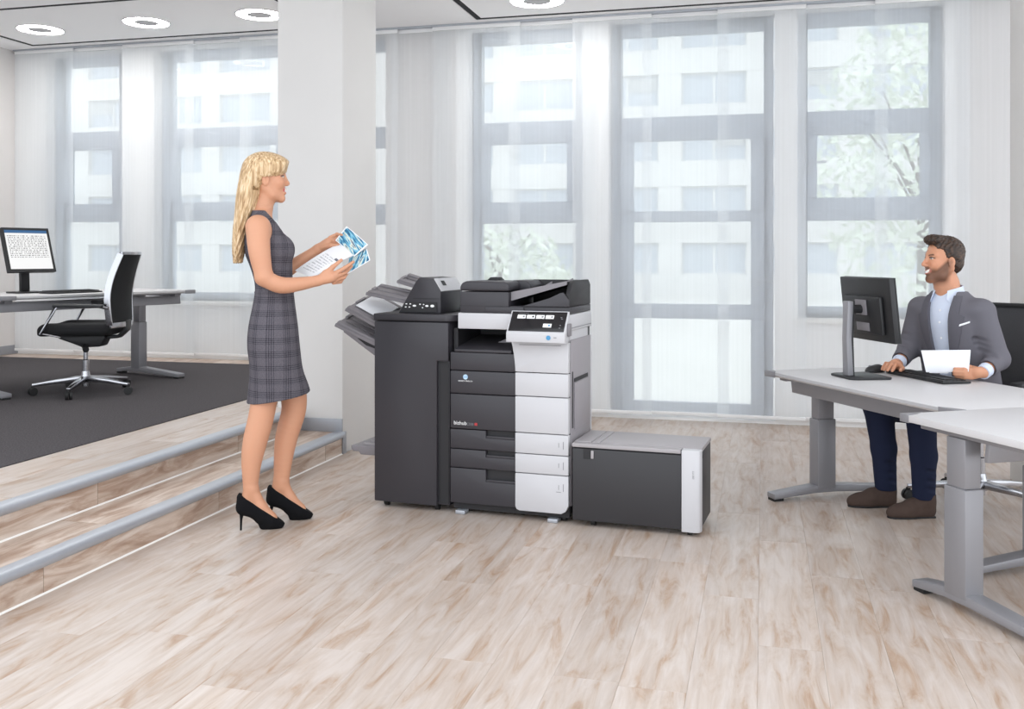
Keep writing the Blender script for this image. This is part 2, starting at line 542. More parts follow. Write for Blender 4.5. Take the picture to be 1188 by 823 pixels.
def check_mat():
    """glen check wool: fine light and dark threads gathered in bands"""
    m, nt, b = new_mat('grey_glen_check_wool')
    tc = nt.nodes.new('ShaderNodeTexCoord')
    sp = nt.nodes.new('ShaderNodeSeparateXYZ'); nt.links.new(tc.outputs['Object'], sp.inputs[0])
    at1 = nt.nodes.new('ShaderNodeMath'); at1.operation = 'ARCTAN2'   # runs round the body
    nt.links.new(sp.outputs['Y'], at1.inputs[0]); nt.links.new(sp.outputs['X'], at1.inputs[1])
    at2 = nt.nodes.new('ShaderNodeMath'); at2.operation = 'MULTIPLY'; at2.inputs[1].default_value = 0.135
    nt.links.new(at1.outputs[0], at2.inputs[0])
    def wave(src, freq):
        k = nt.nodes.new('ShaderNodeMath'); k.operation = 'MULTIPLY'; k.inputs[1].default_value = freq
        s = nt.nodes.new('ShaderNodeMath'); s.operation = 'SINE'
        nt.links.new(src, k.inputs[0]); nt.links.new(k.outputs[0], s.inputs[0])
        return s.outputs[0]
    def mth(op, a, c):
        k = nt.nodes.new('ShaderNodeMath'); k.operation = op
        for i, q in enumerate((a, c)):
            if isinstance(q, (int, float)): k.inputs[i].default_value = q
            else: nt.links.new(q, k.inputs[i])
        return k.outputs[0]
    bandx = mth('GREATER_THAN', wave(at2.outputs[0], 2 * PI / 0.062), 0.1)
    bandz = mth('GREATER_THAN', wave(sp.outputs['Z'], 2 * PI / 0.062), 0.1)
    finex = mth('GREATER_THAN', wave(at2.outputs[0], 2 * PI / 0.0085), 0.0)
    finez = mth('GREATER_THAN', wave(sp.outputs['Z'], 2 * PI / 0.0085), 0.0)
    a = mth('MULTIPLY', bandx, finex); c = mth('MULTIPLY', bandz, finez)
    tot = mth('ADD', a, c)
    nz = nt.nodes.new('ShaderNodeTexNoise'); nz.inputs['Scale'].default_value = 260; nz.inputs['Detail'].default_value = 2
    nt.links.new(tc.outputs['Object'], nz.inputs['Vector'])
    tot = mth('ADD', mth('MULTIPLY', tot, 0.26), mth('MULTIPLY', nz.outputs['Fac'], 0.62))
    r = ramp(nt, [(0.15, srgb(104, 100, 106)), (0.55, srgb(74, 71, 78)), (0.95, srgb(36, 34, 41))])
    nt.links.new(tot, r.inputs['Fac']); nt.links.new(r.outputs[0], b.inputs['Base Color'])
    b.inputs['Roughness'].default_value = 0.95; b.inputs['Specular IOR Level'].default_value = 0.15
    return m
M['check'] = check_mat()

def tint_mat(name, rough, sss=0.0, spec=0.4):
    m, nt, b = new_mat(name)
    a = nt.nodes.new('ShaderNodeAttribute'); a.attribute_name = 'tint'
    nt.links.new(a.outputs['Color'], b.inputs['Base Color'])
    b.inputs['Roughness'].default_value = rough
    b.inputs['Specular IOR Level'].default_value = spec
    b.inputs['Subsurface Weight'].default_value = sss
    b.inputs['Subsurface Radius'].default_value = (0.012, 0.005, 0.003)
    b.inputs['Subsurface Scale'].default_value = 0.5
    return m
M['skin'] = tint_mat('skin', 0.5, 0.12)

def hair_mat(name, c0, c1, c2, sc):
    m, nt, b = new_mat(name)
    tc = nt.nodes.new('ShaderNodeTexCoord'); mp = nt.nodes.new('ShaderNodeMapping')
    mp.inputs['Scale'].default_value = sc
    nz = nt.nodes.new('ShaderNodeTexNoise'); nz.inputs['Scale'].default_value = 1; nz.inputs['Detail'].default_value = 4
    nz.inputs['Distortion'].default_value = 0.3
    nt.links.new(tc.outputs['Object'], mp.inputs['Vector']); nt.links.new(mp.outputs[0], nz.inputs['Vector'])
    r = ramp(nt, [(0.32, c0), (0.5, c1), (0.68, c2)])
    nt.links.new(nz.outputs['Fac'], r.inputs['Fac']); nt.links.new(r.outputs[0], b.inputs['Base Color'])
    bp = nt.nodes.new('ShaderNodeBump'); bp.inputs['Strength'].default_value = 0.2; bp.inputs['Distance'].default_value = 0.003
    nt.links.new(nz.outputs['Fac'], bp.inputs['Height']); nt.links.new(bp.outputs[0], b.inputs['Normal'])
    b.inputs['Roughness'].default_value = 0.5; b.inputs['Specular IOR Level'].default_value = 0.4
    return m
M['blonde'] = hair_mat('long_blonde_hair', srgb(146, 112, 76), srgb(196, 164, 124), srgb(230, 206, 172), (115, 150, 4))
M['brown_hair'] = hair_mat('short_brown_hair', srgb(30, 21, 16), srgb(52, 37, 28), srgb(80, 59, 46), (40, 90, 90))
M['suit'] = mat('grey_suit_wool', srgb(104, 102, 109), 0.9, spec=0.2, grain=0.06, gscale=500)
M['suit_dark'] = mat('grey_suit_collar_wool', srgb(94, 92, 99), 0.9, spec=0.2, grain=0.06, gscale=500)
M['shirt'] = mat('pale_blue_shirt_cotton', srgb(205, 213, 230), 0.85, grain=0.03, gscale=200)
M['navy'] = mat('dark_navy_denim', srgb(30, 36, 58), 0.9, spec=0.2, grain=0.15, gscale=300)
M['leather'] = mat('dark_brown_suede', srgb(78, 64, 58), 0.85, spec=0.2, grain=0.15, gscale=60)
M['suede_black'] = mat('black_suede', srgb(16, 16, 19), 0.95, spec=0.2)
# ------------------------------------------------------------------ the room
def struct(o):
    o['kind'] = 'structure'
    return o

RY, LY = 7.65, 8.40            # inner faces of the window walls (lower floor, raised floor)
RC, LC = 3.17, 3.37            # ceiling heights
PZ = 0.28                      # raised floor
CY0 = 3.0                      # the ceiling ends here: cut short out of view so that sky light falls in
XB = -3.5                      # where the two bays meet behind the column

floor = struct(MB().box(-2.66, 4.4, 0.6, RY + 0.3, -0.15, -0.009).build('floor', M['wood']))
plank_me = None
k = 0
px = -2.615
row = 0
while px < 2.5:
    y = 1.75 - random.random() * 1.1
    while y < RY + 0.1:
        o = None
        if plank_me is None:
            o = MB().box(-0.0998, 0.0998, -0.6098, 0.6098, -0.008, 0.0).build('plank', M['wood'], floor, bevel=0.0004, seg=1, smooth=0)
            plank_me = o.data
        else:
            o = bpy.data.objects.new('plank', plank_me); COL.objects.link(o); o.parent = floor
        o.location = (px + 0.1, y + 0.61, 0)
        y += 1.22
    px += 0.2

# raised floor with two steps down to the main floor
raised = struct(MB().box(-7.6, -2.935, -1.2, 5.80, -0.1, PZ - 0.009).box(-7.6, XB + 0.55, 5.80, LY + 0.3, -0.1, PZ - 0.009).build('floor_raised', M['wood_step']))
step = struct(MB().box(-2.935, -2.635, -1.2, 5.80, -0.1, 0.131).build('floor_step', M['wood_step']))
def run(parent, m, x0, x1, z0, z1, y0, y1, L, start):
    """boards laid end to end along the step"""
    y = start
    while y < y1:
        a, b = max(y, y0), min(y + L - 0.003, y1)
        if b - a > 0.02:
            o = MB().box(x0 - (x0 + x1) / 2, x1 - (x0 + x1) / 2, -(b - a) / 2, (b - a) / 2, z0 - z1, 0).build('plank', m, parent, bevel=0.0008, seg=1, smooth=0)
            o.location = ((x0 + x1) / 2, (a + b) / 2, z1)
        y += L
run(step, M['wood_step'], -2.634, -2.620, 0.004, 0.128, 0.0, 5.79, 1.22, -0.55)      # lower riser
run(step, M['wood_step'], -2.932, -2.640, 0.131, 0.140, 0.0, 5.79, 1.22, -0.10)      # tread
run(raised, M['wood_step'], -2.934, -2.920, 0.142, 0.268, 0.0, 5.79, 1.22, 0.15)     # upper riser
run(raised, M['wood'], -3.20, -2.955, 0.271, PZ, 0.0, 5.79, 1.22, -0.3)
run(raised, M['wood'], -3.455, -3.203, 0.271, PZ, 0.0, 7.6, 1.22, -0.8)
for j in range(4):                                                                   # strip of boards in front of the far windows
    x = -7.38 + j * 1.0
    MB().box(x, x + 0.997, 8.055, LY - 0.002, 0.271, PZ).build('plank', M['wood_step'], raised, bevel=0.0008, seg=1, smooth=0)

def nosing(n, x, z):
    pr = [(x - 0.052, z + 0.0005), (x - 0.052, z + 0.004), (x - 0.004, z + 0.006), (x + 0.012, z + 0.004), (x + 0.020, z - 0.004), (x + 0.022, z - 0.014),
          (x + 0.020, z - 0.026), (x + 0.012, z - 0.034), (x + 0.001, z - 0.036), (x + 0.0005, z)]
    return struct(MB().prism(pr, 'y', 0.0, 5.795).build('trim_%d' % n, M['alu'], smooth=50))
nosing(1, -2.62, 0.14)
nosing(2, -2.92, PZ)
struct(MB().prism([(-2.62, 0.0), (-2.613, 0.0), (-2.62, 0.006)], 'y', 0.0, 5.79).build('trim_3', M['caulk']))
struct(MB().prism([(-2.92, 0.14), (-2.913, 0.14), (-2.92, 0.146)], 'y', 0.0, 5.79).build('trim_4', M['caulk']))
carpet = MB().box(-7.39, -3.46, -1.0, 8.05, PZ - 0.0088, PZ + 0.004).build('carpet', M['carpet'])
tag(carpet, 'dark grey loop carpet covering the raised office floor', 'carpet')

# columns
col1 = struct(MB().box(-3.08, -2.62, 5.80, 6.36, 0.0, 3.42).build('column_1', M['column'], bevel=0.004))
col2 = struct(MB().box(1.37, 1.86, 5.76, 6.11, 0.0, 3.2).build('column_2', M['column'], bevel=0.004))
struct(MB().box(-2.922, -2.618, 5.788, 5.7995, 0.141, 0.225).build('baseboard_column', M['skirting'], bevel=0.001))
struct(MB().box(-2.6195, -2.610, 5.788, 5.84, 0.001, 0.14).build('trim_5', M['skirting'], bevel=0.001))

# walls
WALL_T = 0.32
def wall(name, y, x0, x1, z0, z1, holes, mt='wall_lit'):
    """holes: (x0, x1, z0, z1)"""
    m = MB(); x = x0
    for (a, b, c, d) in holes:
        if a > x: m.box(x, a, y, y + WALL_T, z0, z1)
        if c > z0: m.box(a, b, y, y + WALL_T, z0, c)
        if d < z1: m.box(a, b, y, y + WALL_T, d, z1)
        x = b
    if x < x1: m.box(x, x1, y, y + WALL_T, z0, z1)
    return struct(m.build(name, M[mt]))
RW = [(-3.47, -3.065), (-2.345, -1.39), (-1.18, 0.09), (0.25, 1.285)]
LW = [(-7.05, -6.16), (-5.80, -4.35)]
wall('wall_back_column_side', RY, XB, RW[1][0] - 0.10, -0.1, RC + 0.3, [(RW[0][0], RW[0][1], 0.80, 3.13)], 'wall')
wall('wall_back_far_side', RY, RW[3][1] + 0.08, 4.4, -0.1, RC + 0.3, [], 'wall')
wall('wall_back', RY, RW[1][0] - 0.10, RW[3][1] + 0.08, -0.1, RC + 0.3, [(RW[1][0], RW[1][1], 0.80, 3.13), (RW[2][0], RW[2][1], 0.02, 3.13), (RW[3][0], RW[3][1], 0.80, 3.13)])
wall('wall_back_raised', LY, -7.6, XB, 0.1, LC + 0.2, [(LW[0][0], LW[0][1], 0.83, 3.31), (LW[1][0], LW[1][1], 0.83, 3.31)])
struct(MB().box(XB, XB + 0.1, RY + WALL_T, LY + WALL_T, 0, LC + 0.2).build('wall_return', M['wall']))
struct(MB().box(-7.6, -7.4, 3.0, LY, 0.1, LC + 0.2).build('wall_left', M['wall']))
struct(MB().box(-7.3995, -7.388, 0.0, LY - 0.001, PZ + 0.005, PZ + 0.09).build('baseboard_left', M['skirting']))
struct(MB().box(1.3, 4.0, RY - 0.012, RY - 0.0005, 0.001, 0.07).build('baseboard_back', M['skirting']))

# ceiling: boards hung below a dark slab, separated by shadow gaps
ceil = struct(MB().box(XB, 4.4, CY0, RY + WALL_T, RC + 0.06, RC + 0.3).box(-7.6, XB - 0.002, CY0, LY + WALL_T, LC + 0.06, LC + 0.3).box(XB, XB + 0.02, CY0, RY, RC, RC + 0.3).build('ceiling', M['gap']))
G = 0.028; 
def board(x0, x1, y0, y1, z):
    MB().box(x0, x1, y0, y1, z, z + 0.02).build('ceiling_panel', M['ceiling'], ceil)
board(-7.4, -7.03 - G, CY0, LY, LC)
board(-7.03 + G, XB - 0.004, 8.19 + G, LY, LC); board(-7.03 - G, -7.03 + G, 8.19 + G, LY, LC)
board(-7.03 + G, XB - 0.004, 6.93 + G, 8.19 - G, LC)
board(-7.03 + G, XB - 0.004, CY0, 6.93 - G, LC)
board(XB + 0.021, -2.2 - G, CY0, RY, RC)
board(-2.2 + G, 4.4, 7.47 + G, RY, RC); board(-2.2 - G, -2.2 + G, 7.47 + G, RY, RC)
board(-2.2 + G, 4.4, CY0, 7.47 - G, RC)

# dark strips that paint in the shade of the gaps between the boards
def gap(x0, x1, y0, y1, z):
    MB().box(x0, x1, y0, y1, z + 0.001, z + 0.019).build('gap_shade_strip', M['gap'], ceil, smooth=0)
GW = G * 0.8
gap(-7.03 - GW, -7.03 + GW, CY0, 8.19 + GW, LC)
gap(-7.03 + GW, XB - 0.01, 8.19 - GW, 8.19 + GW, LC)
gap(-7.03 + GW, XB - 0.01, 6.93 - GW, 6.93 + GW, LC)
gap(-2.2 - GW, -2.2 + GW, CY0, 7.47 + GW, RC)
gap(-2.2 + GW, 4.3, 7.47 - GW, 7.47 + GW, RC)

# ring lamps set into the ceiling boards
def ring_lamp(x, y, z, label):
    r = empty('ceiling_lamp', (x, y, z))
    tag(r, label, 'ceiling lamp', 'round ring lamps in the ceiling')
    MB().lathe([(0.196, 0.0), (0.208, 0.0), (0.208, -0.008), (0.196, -0.008)], closed=True, n=40).build('trim_ring', M['lamp_trim'], r)
    MB().lathe([(0.105, 0.0), (0.196, 0.0), (0.196, -0.006), (0.105, -0.006)], closed=True, n=40).build('diffuser_ring', M['lamp'], r)
    MB().lathe([(0.105, 0.0), (0.105, -0.008), (0.06, -0.006), (0.001, -0.006)], n=40).build('centre_disc', M['ring_grey'], r)
    return r
ring_lamp(-6.456, 7.62, LC, 'round ceiling ring lamp nearest the left wall')
ring_lamp(-5.34, 7.62, LC, 'middle one of three round ring lamps above the carpeted area')
ring_lamp(-4.22, 7.62, LC, 'round ceiling ring lamp partly hidden by the white column')
ring_lamp(-5.34, 5.9, LC, 'added unseen ceiling ring lamp above the empty chair, outside the picture')  # added out of view to brighten the carpeted area
ring_lamp(-4.22, 5.9, LC, 'added unseen ceiling ring lamp above the carpet edge, outside the picture')  # also an unseen extra lamp, for more light on the carpet
ring_lamp(-1.62, 7.03, RC, 'round ceiling ring lamp cut by the top of the picture')

# windows
def window(n, y, x0, x1, z0, z1, cells, side=0.07, head=0.10, sill=0.09, door=False):
    """cells: (zlow, zhigh, extra side inset of a sash)"""
    r = struct(empty('window_%d' % n, ((x0 + x1) / 2, y, z0)))
    cx_, w, h = 0, (x1 - x0) / 2, z1 - z0
    f = MB()
    f.box(-w, -w + side, 0, 0.07, 0, h).box(w - side, w, 0, 0.07, 0, h)
    f.box(-w + side, w - side, 0, 0.07, h - head, h).box(-w + side, w - side, 0, 0.07, 0, sill)
    zs = sorted(cells)
    for (a, b) in zip(zs[:-1], zs[1:]):
        f.box(-w + side, w - side, 0, 0.07, a[1] - z0, b[0] - z0)
    f.build('frame', M['frame'], r, bevel=0.004)
    for (a, b, ins) in zs:
        xa, xb = -w + side, w - side
        if ins:
            MB().box(xa, xa + ins, -0.02, 0.05, a - z0, b - z0).box(xb - ins, xb, -0.02, 0.05, a - z0, b - z0).build('sash', M['frame'], r, bevel=0.004)
        MB().box(xa + ins - 0.004, xb - ins + 0.004, 0.028, 0.036, a - z0 - 0.004, b - z0 + 0.004).build('pane', M['glass'], r)
    return r
WY = RY + 0.13
Z3 = [(0.89, 1.545, 0.0), (1.72, 2.20, 0.07), (2.38, 3.025, 0.0)]
def add_handle(r, x, z):
    MB().box(x - 0.012, x + 0.012, -0.032, -0.02, z - 0.06, z + 0.06).box(x - 0.01, x + 0.12, -0.055, -0.04, z + 0.03, z + 0.048).box(x - 0.008, x + 0.008, -0.05, -0.03, z + 0.03, z + 0.048).build('handle', M['alu'], r, bevel=0.003)
window(1, WY, RW[0][0] + 0.01, RW[0][1] - 0.01, 0.80, 3.125, [(a, b, 0.0) for (a, b, c) in Z3], side=0.03)
w1 = window(2, WY, RW[1][0] + 0.01, RW[1][1] - 0.01, 0.80, 3.125, Z3)
w2 = window(3, WY, RW[2][0] + 0.01, RW[2][1] - 0.01, 0.03, 3.125, [(0.133, 0.78, 0.10), (0.896, 1.545, 0.10), (1.631, 2.19, 0.10), (2.38, 3.025, 0.0)])
w3 = window(4, WY, RW[3][0] + 0.01, RW[3][1] - 0.01, 0.80, 3.125, Z3)
add_handle(w2, 0.49, 1.02)
add_handle(w3, -0.42, 1.15)
Z3L = [(0.93, 1.625, 0.0), (1.808, 2.357, 0.07), (2.54, 3.22, 0.0)]
window(5, LY + 0.13, LW[0][0] + 0.01, LW[0][1] - 0.01, 0.83, 3.305, Z3L, side=0.12)
window(6, LY + 0.13, LW[1][0] + 0.01, LW[1][1] - 0.01, 0.83, 3.305, Z3L, side=0.11)
for i, (x0, x1, y, z) in enumerate([(RW[1][0], RW[1][1], RY, 0.80), (RW[3][0], RW[3][1], RY, 0.80), (LW[0][0], LW[0][1], LY, 0.83), (LW[1][0], LW[1][1], LY, 0.83)]):
    struct(MB().box(x0 - 0.02, x1 + 0.02, y - 0.03, y - 0.0005, z - 0.03, z).box(x0 + 0.001, x1 - 0.001, y - 0.001, y + 0.128, z, z + 0.006).build('trim_%d' % (10 + i), M['caulk']))

# sheer panel curtains on ceiling rails
rail = MB().box(-3.49, 2.0, RY - 0.085, RY - 0.025, RC - 0.016, RC - 0.001).build('curtain_rail', M['alu'])
tag(rail, 'slim metal curtain rail along the ceiling above the printer side windows', 'curtain rail')
rail2 = MB().box(-7.37, -4.0, LY - 0.095, LY - 0.03, LC - 0.016, LC - 0.001).build('curtain_rail', M['alu'])
tag(rail2, 'slim metal curtain rail along the ceiling of the raised area', 'curtain rail')
def panel(x0, x1, y, z0, z1, label):
    r = empty('panel_curtain', ((x0 + x1) / 2, y, z0))
    tag(r, label, 'curtain', 'sheer white panel curtains')
    w = (x1 - x0) / 2; h = z1 - z0
    m = MB(); nx = 8
    vs = []; fs = []
    for j in range(2):
        for i in range(nx + 1):
            x = -w + 2 * w * i / nx
            vs.append((x, 0.003 * math.sin(3 * PI * i / nx + x0 * 9), 0.02 if j == 0 else h))
    for i in range(nx): fs.append((i, i + 1, nx + 2 + i, nx + 1 + i))
    m.add(vs, fs).build('fabric', M['sheer'], r, smooth=180)
    MB().box(-w, w, -0.006, 0.006, 0, 0.026).build('bottom_bar', M['lamp_trim'], r, bevel=0.002)
    MB().box(-w, w, -0.006, 0.006, h - 0.03, h).build('top_bar', M['lamp_trim'], r, bevel=0.002)
hint = ['half hidden behind the white column', 'hanging before the wall pier beside the column', 'at the column side of the window behind the finisher', 'behind the printer document feeder', 'over the pier between printer window and balcony door',
        'at the middle of the tall balcony door', 'over the balcony door handle', 'behind the black monitor', 'behind the seated man', 'gathered before the bare wall beyond the man']
CP = [(-3.48, -2.93), (-3.0, -2.476), (-2.626, -1.884), (-1.99, -1.29), (-1.459, -0.836), (-0.91, -0.25), (-0.334, 0.314), (0.252, 0.887), (0.797, 1.438), (1.363, 1.98)]
for i, (a, b) in enumerate(CP):
    panel(a, b, RY - (0.04 if i % 2 else 0.07), 0.045, RC - 0.016, 'sheer white panel curtain %s' % hint[i])
hintL = ['touching the left wall', 'behind the computer screen with the table on it', 'behind the mesh back of the empty office chair', 'above the free end of the rear desk', 'behind the hair of the blonde woman']
CL = [(-7.36, -6.666), (-6.727, -6.03), (-6.098, -5.309), (-5.432, -4.716), (-4.816, -4.05)]
for i, (a, b) in enumerate(CL):
    panel(a, b, LY - (0.045 if i % 2 else 0.078), 0.315, LC - 0.016, 'sheer white panel curtain %s' % hintL[i])

# ------------------------------------------------------------------ outside
ground = struct(MB().box(-70, 40, 9.0, 70, -0.9, -0.6).build('ground_outside', M['paving']))
FY = 48.0
bld = empty('office_building', (-17, FY, -0.6))
tag(bld, 'pale plastered office building across the street seen through the curtains', 'building')
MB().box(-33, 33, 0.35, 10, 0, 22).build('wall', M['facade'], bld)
# storey bands and piers stand proud of the wall so that the windows sit in recesses
ZR = [1.0, 3.75, 6.5, 9.25, 12.0, 14.75]
lo = 0.0
for i, z in enumerate(ZR + [22.0]):
    MB().box(-33, 33, 0.0, 0.35, lo, z).build('storey_band', M['facade'], bld)
    lo = z + 1.55
XS = [-31.5 + 4.2 * i for i in range(16)]
for z in ZR:
    pr = -33.0
    for x in XS + [99]:
        MB().box(pr, min(x - 1.55, 33), 0.02, 0.35, z, z + 1.55).build('pier', M['facade'], bld, smooth=0)
        pr = x + 1.55
proto = None
for z in ZR:
    for i, x in enumerate(XS):
        if proto is None:
            proto = MB().box(-1.55, 1.55, 0.2, 0.28, 0, 0.08).box(-1.55, 1.55, 0.2, 0.28, 1.47, 1.55).box(-1.55, -1.47, 0.2, 0.28, 0.08, 1.47).box(1.47, 1.55, 0.2, 0.28, 0.08, 1.47).box(-0.06, 0.06, 0.2, 0.28, 0.08, 1.47).build('window', M['facade_frame'], bld)
            MB().box(-1.47, -0.06, 0.23, 0.25, 0.08, 1.47).build('pane', M['facade_glass'], proto)
            MB().box(0.06, 1.47, 0.23, 0.25, 0.08, 1.47).build('pane', M['facade_glass'], proto)
            w = proto
        else:
            w = copy_tree(proto, bld)
        w.location = (x, 0, z)
blind_me = None
for (i, j, s) in [(3, 3, 0), (3, 4, 1), (6, 3, 1), (7, 4, 0), (8, 3, 0), (8, 4, 1), (10, 3, 1), (10, 4, 0), (11, 2, 1), (12, 4, 0), (12, 3, 1)]:
    if blind_me is None:
        m = MB()
        for q in range(9): m.box(-0.68, 0.68, 0.16, 0.19, 0.75 + 0.075 * q, 0.75 + 0.075 * q + 0.05)
        o = m.build('blind', M['facade_frame'], bld); blind_me = o.data
    else:
        o = bpy.data.objects.new('blind', blind_me); COL.objects.link(o); o.parent = bld
    o.location = (XS[i] + (0.76 if s else -0.76), 0, ZR[j])

def tree(x, y, z0, zc, r, rz, n, label):
    rt = empty('leafy_tree', (x, y, z0))
    tag(rt, label, 'tree', 'trees outside the windows')
    rs = random.Random(int(x * 100))
    tr = MB().tube([(0, 0, 0), (0.03, 0.02, zc * 0.5), (0, 0, zc + rz * 0.3)], [0.09, 0.07, 0.03])
    for q in range(7):
        a = rs.random() * 2 * PI
        tr.tube([(0, 0, zc - rz * 0.6 + 0.2 * q), (r * 0.6 * math.cos(a), r * 0.6 * math.sin(a), zc - rz * 0.2 + 0.25 * q)], [0.035, 0.012], n=6)
    tr.build('trunk', M['bark'], rt)
    vs, fs = [], []
    for q in range(n):
        while True:
            p = Vector((rs.uniform(-1, 1), rs.uniform(-1, 1), rs.uniform(-1, 1)))
            if 0.25 < p.length < 1: break
        c = Vector((p.x * r, p.y * r, zc + p.z * rz))
        a = Vector((rs.uniform(-1, 1), rs.uniform(-1, 1), rs.uniform(-1, 1))).normalized()
        b = a.cross(Vector((rs.uniform(-1, 1), rs.uniform(-1, 1), rs.uniform(-1, 1)))).normalized()
        s = rs.uniform(0.06, 0.12); o = len(vs)
        vs += [c - a * s, c + b * s * 0.5, c + a * s, c - b * s * 0.5]; fs.append((o, o + 1, o + 2, o + 3))
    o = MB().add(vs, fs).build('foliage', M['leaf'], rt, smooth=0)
    o['kind'] = 'stuff'
tree(2.4, 16.5, -0.6, 3.4, 1.7, 2.6, 2600, 'tall pale green tree outside the window behind the man')
tree(-4.6, 17.0, -0.6, 1.3, 1.4, 1.2, 1500, 'low bushy tree outside the window behind the document feeder')
tree(-7.6, 19.0, -0.6, 1.5, 1.2, 1.3, 1200, 'small bushy tree outside the window slit beside the column')
# ------------------------------------------------------------------ the multifunction printer with finisher and paper cabinet
PR0 = Vector((-1.913, 4.62, 0.0)); PRA = math.radians(-4.84)
def pr_root(name, x):
    return empty(name, (PR0.x + x * math.cos(PRA), PR0.y + x * math.sin(PRA), 0), PRA)
DEP = 0.41

def caster(parent, x, y, r=0.022):
    MB().lathe([(r * 0.5, -0.012), (r, -0.010), (r, 0.010), (r * 0.5, 0.012)], (x, y, r + 0.001), n=16, axis='x').box(x - 0.015, x + 0.015, y - 0.015, y + 0.015, r * 1.3, r * 2 + 0.006).build('caster', M['rubber'], parent)

# --- finisher
fin = pr_root('finisher_unit', 0.2)
tag(fin, 'tall dark grey finishing unit with output trays docked beside the printer', 'finisher')
F = lambda x: x - 0.2
MB().box(F(0.002), F(0.405), 0.026, DEP, 0.032, 0.946).build('body', M['charcoal'], fin, bevel=0.004)
MB().prism([(F(0), 0.03), (F(0.345), 0.03), (F(0.345), 0.752), (F(0.408), 0.752), (F(0.408), 0.943), (F(0), 0.943)], 'y', 0.0, 0.025).build('door', M['charcoal'], fin, bevel=0.006)
MB().box(F(0.35), F(0.40), 0.0235, 0.0258, 0.04, 0.745).build('recess_strip', M['charcoal_dark'], fin)
MB().prism([(F(-0.004), -0.004), (F(0.40), -0.004), (F(0.428), 0.02), (F(0.445), 0.06), (F(0.45), 0.12), (F(0.45), DEP), (F(-0.004), DEP)], 'z', 0.948, 0.982).build('top_lid', M['charcoal'], fin, bevel=0.006)
hump = MB().prism([(F(0.100), 0.982), (F(0.338), 0.982), (F(0.338), 1.095), (F(0.298), 1.158), (F(0.218), 1.166), (F(0.196), 1.14)], 'y', 0.07, 0.36).build('console', M['charcoal'], fin, bevel=0.006)
MB().box(F(0.185), F(0.336), 0.0675, 0.0695, 1.056, 1.0585).build('seam', M['charcoal_dark'], hump)
con = MB().prism([(F(0.118), 0.99), (F(0.318), 0.99), (F(0.318), 1.04), (F(0.148), 1.04)], 'y', 0.064, 0.0695).build('label_strip', M['charcoal_dark'], hump)
icons = [(0.150, 1.030, .010, .006), (0.172, 1.030, .010, .006), (0.146, 1.014, .010, .006), (0.167, 1.014, .010, .006), (0.195, 1.021, .020, .010),
         (0.226, 1.029, .010, .006), (0.246, 1.028, .008, .006), (0.240, 1.012, .008, .006), (0.264, 1.021, .018, .010), (0.294, 1.021, .022, .014)]
for (x, z, w, h) in icons:
    MB().prism([(F(x) + w / 2 * math.cos(a), z + h / 2 * math.sin(a)) for a in [2 * PI * q / 10 for q in range(10)]], 'y', 0.0625, 0.0642).build('icon', M['icon_white'], hump)
top = MB().add([(F(0.300), 0.075, 1.160), (F(0.341), 0.075, 1.097), (F(0.341), 0.357, 1.097), (F(0.300), 0.357, 1.160), (F(0.298), 0.075, 1.157), (F(0.338), 0.075, 1.094), (F(0.338), 0.357, 1.094), (F(0.298), 0.357, 1.157)],
         [(0, 1, 2, 3), (7, 6, 5, 4), (0, 4, 5, 1), (1, 5, 6, 2), (2, 6, 7, 3), (3, 7, 4, 0)]).build('sloping_cover', M['printer_white'], hump)
MB().add([(F(0.310), 0.13, 1.1475), (F(0.326), 0.13, 1.123), (F(0.326), 0.175, 1.123), (F(0.310), 0.175, 1.1475)], [(0, 1, 2, 3)]).build('cover_slot', M['charcoal_dark'], hump)
for (x, y) in ((0.05, 0.05), (0.33, 0.05), (0.05, 0.36), (0.33, 0.36)): caster(fin, F(x), y)

def tray(name, p0, p1, y0, y1, th, rim, m=None):
    """sloping tray from the machine (p0) to its raised tip (p1), with a ribbed floor and two raised borders"""
    m = m or M['charcoal_mid']
    (xa, za), (xb, zb) = p0, p1
    L = math.hypot(xb - xa, zb - za); ux, uz = (xb - xa) / L, (zb - za) / L
    tilt = 0.22                                              # the far side stands a little higher
    class MB(globals()['MB']):
        def build(self, *a_, **k_):
            self.v = [(x, y, z + tilt * (y - y0)) for (x, y, z) in self.v]
            return super().build(*a_, **k_)
    def sec(s0, s1, t0, t1):
        f = lambda s, t: (F(xa + ux * s - uz * t * (-1)), za + uz * s + abs(ux) * t)
        return [f(s0, t0), f(s1, t0), f(s1, t1), f(s0, t1)]
    o = MB().prism(sec(0, L, -th, 0), 'y', y0, y1).build(name, m, fin, bevel=0.003)
    MB().prism(sec(0, L * 0.97, 0, rim), 'y', y0, y0 + 0.03).build('border', m, o, bevel=0.003)
    MB().prism(sec(0, L * 0.97, 0, rim), 'y', y1 - 0.03, y1).build('border', m, o, bevel=0.003)
    MB().prism(sec(L * 0.93, L, 0, rim * 0.8), 'y', y0 + 0.10, y1 - 0.10).build('paper_stop', m, o, bevel=0.003)
    for q in range(4):
        yy = y0 + 0.07 + (y1 - y0 - 0.14) * q / 3
        MB().prism(sec(0.01, L * 0.9, 0, 0.004), 'y', yy - 0.004, yy + 0.004).build('rib', m, o)
    return o
tray('output_tray', (0.20, 1.030), (-0.10, 1.085), 0.10, 0.26, 0.016, 0.008)
tray('output_tray', (0.24, 1.085), (0.02, 1.145), 0.22, 0.36, 0.014, 0.008)
tray('output_tray', (-0.002, 0.925), (-0.175, 1.005), 0.02, 0.32, 0.016, 0.012)
tray('output_tray', (-0.002, 0.830), (-0.235, 0.925), 0.02, 0.32, 0.018, 0.014)
